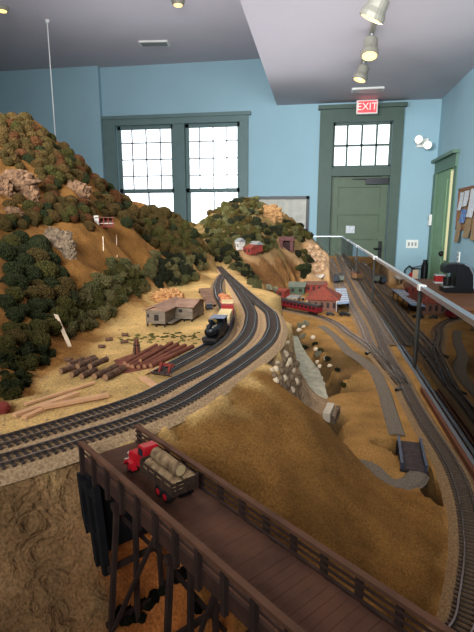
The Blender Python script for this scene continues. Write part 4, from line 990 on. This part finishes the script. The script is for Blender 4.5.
p, rz = on(TE,341,283,.15); boxcar(p,rz,.15,'roof_greengrey','grey green box wagon between the station and the glass-side tracks',roof='coach_roof')

# ------------------------------------------------------------------ town
def house(name, label, a, c, depth, h, roof, rh, wm, rm, z=LO, ov=.006, nwin=3, cat='building', base=None):
    p, q = pz(*a,z), pz(*c,z); ex = (q-p).normalized(); ey = Vector((-ex.y,ex.x,0)); w_ = (q-p).length
    t = thing(name,label,cat,tuple((p+q)/2+ey*depth/2))
    Rm = Matrix((ex,ey,Vector((0,0,1)))).transposed(); f = lambda x,y,zz: p+ex*x+ey*y+Vector((0,0,zz))
    b = MB(); b.box(f(w_/2,depth/2,h/2-.002),(w_,depth,h+.004),M=Rm); wl = b.build('building_walls',wm,t)
    b = MB(); x0,x1,y0,y1 = -ov,w_+ov,-ov,depth+ov; e = [f(x0,y0,h),f(x1,y0,h),f(x1,y1,h),f(x0,y1,h)]
    if roof == 'hip':
        k = min(x1-x0,y1-y0)/2
        if x1-x0 > y1-y0: r_ = [f(x0+k,depth/2,h+rh),f(x1-k,depth/2,h+rh)]; fs = [(0,1,5,4),(1,2,5),(2,3,4,5),(3,0,4)]
        else: r_ = [f(w_/2,y0+k,h+rh),f(w_/2,y1-k,h+rh)]; fs = [(0,1,4),(1,2,5,4),(2,3,5),(3,0,4,5)]
        b.add(e+r_,fs+[(3,2,1,0)])
    elif roof == 'gable': b.add(e+[f(x0,depth/2,h+rh),f(x1,depth/2,h+rh)],[(0,1,5,4),(1,2,5),(2,3,4,5),(3,0,4),(3,2,1,0)])
    else: b.box(f(w_/2,depth/2,h+rh/2),(w_+2*ov,depth+2*ov,rh),M=Rm)
    b.build('building_roof',rm,t)
    for k in range(nwin):
        x = w_*(k+.5)/nwin; b = MB(); b.box(f(x,-.0006,h*.52),(w_/nwin*.42,.0016,h*.5),M=Rm); b.build('window','shed_dark',wl)
    return t, f, w_
t, f, w_ = house('station_building','railway station with a broad red hipped roof beside the coach',(306.5,310),(337,311.5),.17,.046,'hip',.048,'roof_brown','roof_red',ov=.010,nwin=5)  # wall brown is dark to paint in the shade below the eaves
b = MB(); b.box(f(w_*.55,.085,.098),(.010,.010,.022)); b.build('chimney','wall_red',t)
b = MB(); b.add([f(w_*.62,-.010,.0465),f(w_*.98,-.010,.0465),f(w_*.8,-.010,.064),f(w_*.8,.05,.064)],[(0,1,2),(0,2,3),(1,3,2)]); b.build('dormer','roof_red',t)
for x in (.02,.98):
    b = MB(); q = f(w_*x,-.008,0); b.cyl(q,q+Vector((0,0,.046)),.0015); b.build('porch_post','wall_white',t)
t = thing('platform_canopy','pale blue grey flat canopy on posts along the station platform','canopy',tuple(pz(342,308,LO)))
pa, pb, pc, pd = [pz(*v,LO+.045) for v in ((337.5,304),(349.5,303),(346,288),(335.5,288.5))]
b = MB(); b.prism([(v.x,v.y) for v in (pa,pb,pc,pd)],LO+.043,LO+.046); rf = b.build('canopy_roof','roof_blue',t)
b = MB()
for k in range(1,8):
    b.bar(pa.lerp(pd,k/8)+Vector((0,0,.0015)),pb.lerp(pc,k/8)+Vector((0,0,.0015)),.004,.002)
b.build('roof_ribs','wall_white',rf)
for a_,c_ in ((pa,pd),(pb,pc)):
    for k in (.06,.35,.65,.94): q = a_.lerp(c_,k).lerp((pa+pc)/2,.1); b = MB(); b.cyl((q.x,q.y,LO-.002),(q.x,q.y,LO+.044),.0025,n=8); b.build('canopy_post','shed_dark',t)
small_car(pz(344.5,316,LO)+Vector((0,0,.001)),.1,.045,'black_plastic','small black model car below the blue canopy at the station')
small_car(pz(330,315.5,LO)+Vector((0,0,.001)),.2,.034,'car_dark','small dark model car in front of the station walls')
house('freight_house','small green walled building with grey green gabled roof behind the station yard',(289,293.5),(304,294),.09,.036,'gable',.022,'wall_green','roof_greengrey',nwin=2)
house('long_shed','long low brown roofed red shed behind the station',(305.5,292),(327,292),.08,.038,'gable',.016,'wall_red','roof_brown',nwin=4)
house('pink_store','small tan store with pinkish flat roof left of the station',(288,302.5),(297,303),.07,.022,'flat',.004,'wall_tan','car_grey',nwin=2)
house('red_shack','small dark red shack at the foot of the rock cliff',(276.5,296.5),(284,297.5),.05,.030,'gable',.012,'wall_red','roof_red',nwin=1,z=LO+.004)
house('tan_hut','small tan hut at the foot of the stone bank',(313,283),(321,283.5),.09,.035,'gable',.018,'wall_tan','wall_white',nwin=2)
for k,(x,y,lab) in enumerate(((297,306,'grey flat handcart on the yard between store and station'),(301,300,'grey handcart beside the pale path to the station'))):
    q = pz(x,y,LO); t = thing('handcart',lab,'cart',tuple(q)); b = MB(); b.box(q+Vector((0,0,.012)),(.03,.02,.002)); b.build('cart_bed','car_grey',t)
    for sx in (-.01,.01): b = MB(); b.cyl(q+Vector((sx,-.011,.006)),q+Vector((sx,.011,.006)),.006,n=12); b.build('wheel','tyre',t)
# tunnel portal
q = hit(286.5,249.5); 
t = thing('tunnel_portal','dark tunnel mouth with reddish brown timber frame in the far hill','tunnel portal',tuple(q))
pw, ph = .030, .066
for sx in (-1,1): b = MB(); b.mm((q.x+sx*pw-.009,q.y-.02,q.z-.01),(q.x+sx*pw+.009,q.y+.10,q.z+ph)); b.build('portal_post','portal_red',t)
b = MB(); b.mm((q.x-pw-.014,q.y-.025,q.z+ph-.014),(q.x+pw+.014,q.y+.10,q.z+ph+.006)); b.build('lintel','portal_red',t)
b = MB(); b.mm((q.x-pw,q.y+.0,q.z-.01),(q.x+pw,q.y+.09,q.z+ph-.012)); b.build('bore_shade_block','portal_dark',t)  # solid block; the darkness inside the tunnel is put into its colour
# far village houses
for (a,c,h,wm,rm,lab,nm) in (((243,253.5),(251,254),.030,'wall_red','roof_red','tiny red house with red roof high on the far cliff ledge','red_cottage'),((248.5,251),(256,251.5),.034,'wall_red','car_grey','tiny house with pale grey roof high on the far cliff ledge','grey_roofed_cottage'),((235,249),(239,249.2),.038,'wall_white','car_grey','tiny white tower-like building at the left end of the far ledge','white_mill')):
    house(nm,lab,a,c,.05,h,'gable',.018,wm,rm,z=hit((a[0]+c[0])/2,a[1]).z,nwin=2,ov=.004)
# mountain house
q = hit(105,227); ex = Vector((math.cos(.45),math.sin(.45),0)); ey = Vector((-ex.y,ex.x,0)); Rm = Matrix((ex,ey,Vector((0,0,1)))).transposed()
q = q+Vector((0,0,.002)); t = thing('hillside_cabin','small cabin with white end wall and red porch among the mountain trees','cabin',tuple(q))
b = MB(); b.box(q+ey*.012+Vector((0,0,.010)),(.046,.020,.024),M=Rm); b.build('cabin_walls','roof_brown',t)
b = MB(); b.box(q-ex*.0215-ey*.002+Vector((0,0,.013)),(.012,.030,.032),M=Rm); b.build('end_wall','wall_white',t)
b = MB(); b.box(q+Vector((0,0,.0245)),(.052,.040,.0018),M=Rm); b.build('cabin_roof','roof_brown',t)
b = MB(); b.box(q-ey*.008+Vector((0,0,.0)),(.046,.018,.0018),M=Rm); b.build('porch_floor','wall_red',t)
for k in range(4): b = MB(); c_ = q+ex*(-.014+.0115*k)-ey*.016; b.bar(c_+Vector((0,0,0)),c_+Vector((0,0,.024)),.002,.002); b.build('porch_post','wall_red',t)
b = MB(); b.bar(q-ex*.016-ey*.016+Vector((0,0,.009)),q+ex*.022-ey*.016+Vector((0,0,.009)),.0014,.0014); b.build('porch_rail','wall_white',t)
for (x,y,y2) in ((103,238,252),(116.5,236,258)):
    a_ = hit(x,y); c_ = hit(x+.6,y2); b = MB(); b.bar(a_+Vector((0,0,.004)),c_+Vector((0,0,.003)),.0022,.0022)
    tag(b.build('timber_chute','lumber_pale'),('thin pale chute running down the bare slope below the cabin, on the left' if x < 110 else 'thin pale chute running down the bare slope right of the cabin'),'chute')

# ------------------------------------------------------------------ small steel bridge
a0,a1,c0,c1 = [pz(*v,LO+.003) for v in ((399.5,441),(418.5,443.5),(402,469.5),(426,471.5))]
m0,m1 = (a0+a1)/2,(c0+c1)/2; du = (m1-m0).normalized(); dn = Vector((-du.y,du.x,0)); hw_ = ((a1-a0).length+(c1-c0).length)/4
t = thing('girder_bridge','short steel girder bridge with dark deck and blue grey sides by the curved track','bridge',tuple((m0+m1)/2))
b = MB(); b.bar(m0,m1,2*hw_,.003); b.build('bridge_deck','deck_dark',t)
for sg in (-1,1):
    b = MB(); o_ = dn*sg*(hw_+.0012)
    b.bar(m0+o_+Vector((0,0,.003)),m1+o_+Vector((0,0,.003)),.0016,.013); b.bar(m0+o_+Vector((0,0,.0097)),m1+o_+Vector((0,0,.0097)),.0042,.0014)
    for k in range(6): v = m0.lerp(m1,.04+.184*k)+o_; b.box(v+Vector((0,0,.003)),(.0035,.0022,.0125),M=Matrix((dn,du,Vector((0,0,1)))).transposed())
    b.build('side_girder','girder_blue',t)
for v in (m0,m1): b = MB(); b.bar(v-dn*(hw_+.004)+Vector((0,0,-.012)),v+dn*(hw_+.004)+Vector((0,0,-.012)),.006,.022); b.build('bridge_seat','shed_dark',t)
for (x,y,lab) in ((368,354,'black switch motor beside the left branch turnout'),(399,391,'black switch motor beside the glass-side turnout')):
    q = pz(x,y,LO); t = thing('switch_motor',lab,'switch motor',tuple(q),group=None); b = MB(); b.box(q+Vector((0,0,.003)),(.016,.010,.007),.8); b.build('motor_case','black_plastic',t)
    b = MB(); b.bar(q+Vector((0,0,.003)),q+Vector((.018,.004,.003)),.0015,.0015); b.build('throw_rod','black_plastic',t)
# plaster dam by the river
pa = hit(331,411); pb = hit(326,422); t = thing('plaster_culvert','pale plaster culvert block at the foot of the river','culvert',tuple((pa+pb)/2))
u_ = Vector((0,0,.009)); b = MB(); b.bar(pa+u_,pb+u_,.014,.020); b.build('culvert_block','plaster',t)
b = MB(); o_ = Vector((.014,-.004,-.002)); b.bar(pa+o_+u_,pb+o_+u_,.008,.018); b.build('culvert_apron','rock_grey',t)

# ------------------------------------------------------------------ rocks
def inpoly(x, y, poly):
    c = False; j = len(poly)-1
    for i in range(len(poly)):
        if (poly[i][1] > y) != (poly[j][1] > y) and x < (poly[j][0]-poly[i][0])*(y-poly[i][1])/(poly[j][1]-poly[i][1])+poly[i][0]: c = not c
        j = i
    return c
def scatter(poly, dx, dy, jx=.35):
    x0,x1 = min(p[0] for p in poly),max(p[0] for p in poly); y0,y1 = min(p[1] for p in poly),max(p[1] for p in poly); out = []
    y = y0; r = 0
    while y <= y1:
        x = x0+(dx/2 if r % 2 else 0)
        while x <= x1:
            a_, c_ = x+random.uniform(-jx,jx)*dx, y+random.uniform(-jx,jx)*dy
            if inpoly(a_,c_,poly): out.append((a_,c_))
            x += dx
        y += dy; r += 1
    return out
def crag(px_, py_, wpx, hpx, m, lab, seed, name='rock_outcrop', cat='rock', group=None, dep=.5, sub=4):
    q = hit(px_,py_); z = (q-CAM).dot(VF); w_, h_ = wpx*z/FPX/2, hpx*z/FPX/2
    vs, fs = ico(sub); b = MB(); out = []
    for v in vs:
        s_ = 1.9; d_ = noise.voronoi(v*s_+Vector((seed*3.3,seed,0)))[0]; k = .78+.42*(d_[1]-d_[0])+.12*noise.noise(v*7+Vector((seed,0,0)))
        out.append(Vector((v.x*w_,v.y*w_*dep,v.z*h_))*k)
    R_ = Matrix.Rotation(random.uniform(-.2,.2),3,'Z'); b.add([q+R_@v for v in out],fs)
    return tag(b.build(name,m),lab,cat,group)
crag(18,184,46,34,'rock_pink','large pinkish rock outcrop at the left edge high on the mountain',1)
crag(2,190,26,30,'rock_pink','pinkish rock outcrop cut by the left edge of the picture',9)
crag(30,196,24,22,'rock_pink','lower pinkish shoulder below the largest mountain outcrop',12)
crag(76,192,36,24,'rock_pink','pinkish rock outcrop between trees near the middle of the mountain',2)
crag(61,246,36,36,'rock_grey','grey crumbling rock face in the bare mountain slope',3)
crag(52,238,20,24,'rock_grey','grey rock shoulder at the upper left of the crumbling rock face',4)
crag(68,256,18,16,'rock_grey','grey rock at the lower right of the crumbling rock face',5)
crag(12,214,26,16,'rock_pink','low brownish rock ledge at the left under the upper trees',6)
crag(268,214,36,20,'rock_tan','bare tan rock face near the top of the far hill',7,dep=.35)
G1 = 'stacked stones of the bank beside the far yard'
for k,(x,y) in enumerate(scatter([(304,249),(312,243),(320,250),(326,262),(322,272),(314,272),(308,262)],5,4.5)):
    crag(x,y,7,6,'rock_pale','pale pink stone stacked in the bank beside the far yard',20+k,'bank_stone','stone',G1,dep=.9,sub=2)
G2 = 'jagged stones on the embankment above the river'
for k,(x,y) in enumerate(scatter([(284,352),(291,347),(296,362),(300,382),(297,394),(284,388),(270,384),(276,368)],6,6)):
    crag(x,y,8,9,'rock_grey' if k%3 else 'rock_white','jagged pale or grey stone on the embankment above the river',60+k,'bank_stone','stone',G2,dep=.8,sub=2)
G3 = 'small pale stones along the river'
for k,(x,y) in enumerate(((299,330),(303,327),(313,337),(316,349),(326,358),(330,366),(320,366),(321,378),(323,384),(318,362),(287,342),(284,352),(277,362),(272,370))):
    crag(x,y,6,5,'rock_white','small pale stone along the river banks',100+k,'river_stone','stone',G3,dep=.9,sub=2)
# loose rubble on the yard: nobody could count it
b = MB()
for k in range(420):
    x, y = random.uniform(0,215), random.uniform(318,470)
    p = pz(x,y,ZG)
    if LW[labs.index('sand')][min(int(np.searchsorted(ys,p.y)),NY-1), min(int(np.searchsorted(xs,p.x)),NX-1)] < .6: continue
    r = random.uniform(.0006,.0022); b.ball((p.x,p.y,hgt(p.x,p.y)+r*.3),r,0,(1,1,.7),0,1,0,.25)
o = b.build('loose_rubble','ballast'); o['kind'] = 'stuff'; tag(o,'loose small stones strewn over the sandy yard','rubble')
b = MB()
for k in range(70):
    x, y = random.uniform(118,200), random.uniform(333,344); p = gp(x,y); b.ball(p,random.uniform(.002,.004),1,(1.3,1,.6),.3,3,k,.2)
o = b.build('scrub_grass','fol_moss'); o['kind'] = 'stuff'; tag(o,'low dry scrub between the shed and the long logs','scrub')

# ------------------------------------------------------------------ trees
CROWN = {}
def crown_mesh(shape, m):
    k = (shape, m)
    if k not in CROWN:
        b = MB(); rs = random.getstate(); random.seed(shape*13+1)
        if shape < 4: b.ball((0,0,.35),1,3,(1,1,.92),.06,2.4,shape,.06)
        elif shape < 7:
            for j in range(5): b.ball((random.uniform(-.5,.5),random.uniform(-.5,.5),random.uniform(.1,.9)),random.uniform(.45,.7),2,(1,1,1),.5,3,shape*5+j,.13)
        else: b.ball((0,0,.3),1,2,(1.1,1.1,.75),.5,3,shape,.12)
        random.setstate(rs); o = b.build('tree',m,origin=(0,0,0),smooth=shape < 4 and False); CROWN[k] = o.data; bpy.data.objects.remove(o)
    return CROWN[k]
def plant(name, x, y, rpx, shapes, m, label, cat, rmax=.05):
    q = hit(x,y)
    if q.y > 4.2 or q.x < -1.7 or q.z < LO-.06: return None
    z = (q-CAM).dot(VF); r = min(rpx*z/FPX,rmax)*random.uniform(.85,1.15)
    o = bpy.data.objects.new(name, crown_mesh(random.choice(shapes),m)); COL.objects.link(o)
    o.location = q-Vector((0,0,r*.15)); o.scale = (r,r,r*random.uniform(.9,1.12)); o.rotation_euler = (0,0,random.uniform(0,6.28)); return tag(o,label,cat,label.replace(' tree ',' trees ').replace(' shrub ',' shrubs '))
TONE = {'fol_olive':'olive','fol_brown':'brown','fol_rust':'rust','fol_dark':'dark','fol_green':'deep green','fol_grey':'greyish','fol_sage':'sage','fol_moss':'mossy','fol_black':'near-black','fol_silver':'silvery'}
SKIP = [(18,184,22,15),(76,192,17,10),(60,243,15,15),(12,214,10,6),(105,222,12,7),(2,190,12,14),(30,196,11,9)]
def grove(poly, dx, dy, rpx, mats_, shapes, name, adj, where, cat='tree', grad=0, skip=True):
    for x,y in scatter(poly,dx,dy):
        if skip and any(abs(x-a)/w_ < 1 and abs(y-c)/h_ < 1 for a,c,w_,h_ in SKIP): continue
        m = random.choice(mats_); plant(name,x,y,rpx*random.uniform(.85,1.15),shapes,m,f'{TONE[m]} {adj} {where}',cat)
grove([(0,116),(28,122),(60,145),(100,180),(128,208),(138,226),(118,232),(94,230),(60,222),(30,226),(0,230)],8,5.8,6.4,['fol_olive','fol_brown','fol_olive','fol_moss','fol_brown','fol_olive','fol_rust','fol_green'],[0,1,2,3],'round_tree','round puffy tree','on the upper wooded mountain slope')
grove([(0,232),(26,234),(44,250),(56,270),(72,300),(58,325),(44,345),(0,350)],14,11,10.5,['fol_green','fol_moss','fol_green','fol_olive'],[0,1,2,3],'round_tree','round puffy tree','on the lower left mountain slope')
grove([(118,210),(135,210),(152,208),(172,212),(186,222),(198,236),(205,252),(186,258),(160,250),(140,236)],6.5,5.2,5.5,['fol_olive','fol_brown','fol_moss','fol_olive','fol_green'],[0,1,2,3],'round_tree','round puffy tree','on the right shoulder of the mountain')
grove([(70,296),(96,284),(112,268),(128,264),(142,276),(150,288),(128,304),(104,318),(84,332),(64,340)],7.5,6.5,7,['fol_grey','fol_sage','fol_moss'],[4,5,6],'feathery_tree','feathery tree','along the foot of the bare slope',grad=1)
grove([(150,256),(176,258),(196,252),(207,258),(204,270),(190,279),(170,287),(155,291),(149,278)],6.5,5.5,5.8,['fol_grey','fol_sage','fol_dark'],[4,5,6],'feathery_tree','feathery tree','where the mountain meets the track cutting')
grove([(0,352),(40,348),(56,352),(40,368),(18,392),(0,404)],9,7,7,['fol_moss','fol_green'],[4,5,6],'feathery_tree','feathery tree','at the lower left foot of the mountain')
grove([(204,224),(214,216),(226,206),(240,200),(250,199),(254,208),(252,218),(262,226),(280,226),(290,220),(302,228),(311,238),(300,244),(296,238),(280,236),(266,242),(252,240),(240,238),(224,246),(214,242)],5.2,4,4.2,['fol_olive','fol_sage','fol_moss','fol_dark'],[4,5,6,7],'hill_shrub','small shrub','on the far hill',cat='shrub')
grove([(206,214),(250,197),(262,204),(290,216)],6,4,3.5,['fol_olive','fol_sage'],[4,5,6,7],'hill_shrub','tiny shrub','on the crest of the far hill',cat='shrub')
grove([(232,262),(240,258),(252,274),(262,286),(256,290),(240,272),(230,268)],4,3.4,4.0,['fol_dark','fol_sage'],[4,5,6,7],'bank_shrub','low shrub','on the bank between main line and cliff',cat='shrub')
grove([(296,254),(306,252),(310,262),(312,278),(303,280),(298,268)],6,5,4.5,['fol_dark','fol_green','fol_moss'],[4,5,6],'bank_shrub','dark shrub','in the cleft between cliff and stone bank',cat='shrub')
grove([(206,230),(222,246),(238,252),(235,262),(224,261),(213,259),(206,250)],5,4.2,4.4,['fol_sage','fol_dark','fol_moss'],[4,5,6],'bank_shrub','shrub','in the cutting left of where the main line ends',cat='shrub')
grove([(258,240),(274,238),(280,248),(262,252),(246,250),(240,244)],5,4,3.6,['fol_sage','fol_moss'],[4,5,6,7],'hill_shrub','low shrub','just above the cliff ledge',cat='shrub')
for k,(x,y,m) in enumerate(((300,327,'fol_silver'),(306,325,'fol_silver'),(303,337,'fol_silver'),(304,348,'fol_dark'),(315,345,'fol_dark'),(321,351,'fol_moss'),(328,360,'fol_dark'),(338,371,'fol_dark'),(344,385,'fol_moss'),(318,355,'fol_silver'),(268,288,'fol_silver'),(274,291,'fol_silver'),(293,300,'fol_moss'))):
    plant('river_bush',x,y,3.4,[4,5,6],m,f'{TONE[m]} little bush along the edge of the river gully' if y > 305 else f'{TONE[m]} little bush at the foot of the rock cliff','bush')
for k,(x,y) in enumerate(((118,612),(130,612),(143,604),(156,596),(166,588),(178,576),(150,606),(184,572),(138,618),(200,606),(126,622))):
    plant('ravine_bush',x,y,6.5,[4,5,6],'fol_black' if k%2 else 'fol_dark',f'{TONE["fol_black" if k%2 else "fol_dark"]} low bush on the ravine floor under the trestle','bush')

# ------------------------------------------------------------------ light
wd = bpy.data.worlds.new('daylight'); SC.world = wd; wd.use_nodes = True
bg = wd.node_tree.nodes['Background']; bg.inputs[0].default_value = (.86,.93,1,1); bg.inputs[1].default_value = 3.0
def area(name, loc, target, size, energy, color, sy=None, spread=None):
    l = bpy.data.lights.new(name,'AREA'); l.energy = energy; l.color = color; l.size = size
    if sy: l.shape = 'RECTANGLE'; l.size_y = sy
    if spread: l.spread = math.radians(spread)
    o = bpy.data.objects.new(name,l); COL.objects.link(o); o.location = loc
    o.rotation_euler = (Vector(target)-Vector(loc)).to_track_quat('-Z','Y').to_euler(); return o
area('overhead_warm_fill', (-.9,2.5,3.5), (-.4,1.8,1.2), 1.5, 44, (1,.85,.64), 1.5)  # unseen area light added overhead to warm the layout; no panel fixture
area('ceiling_fill', (-1.3,4.6,2.55), (-1.3,4.6,4), 3.2, 24, (.95,.95,1), 3.0)  # added fill facing up to brighten the high ceiling; no fixture
area('ceiling_fill', (.9,3.2,2.35), (.9,3.2,4), 1.2, 13, (1,.95,.93), 4.0)  # second added upward fill, for the low ceiling; no fixture
area('back_wall_fill', (-.6,-1.4,2.6), (-.6,7.4,2.0), 2.4, 84, (.9,.96,1), 1.0, 70)  # unseen fill added behind the camera to brighten the back wall
area('side_wall_fill', (-3,-1.2,2.5), (1.64,6,1.7), 1.4, 45, (.9,.96,1), 1.0, 50)  # unseen fill added behind the camera, aimed at the right wall
for i,(c,d) in enumerate(SPOTS):
    l = bpy.data.lights.new('spot_beam','SPOT'); l.energy = 20; l.color = (1,.84,.62); l.spot_size = 1.3; l.spot_blend = .8; l.shadow_soft_size = .008
    o = bpy.data.objects.new('spot_beam',l); COL.objects.link(o); o.location = c+d*.012
    o.rotation_euler = (Vector((-.3,2.4-.5*i,1.1))-c).to_track_quat('-Z','Y').to_euler()
vs = SC.view_settings; vs.view_transform = 'Standard'; vs.look = 'None'; vs.exposure = 0; vs.gamma = 1
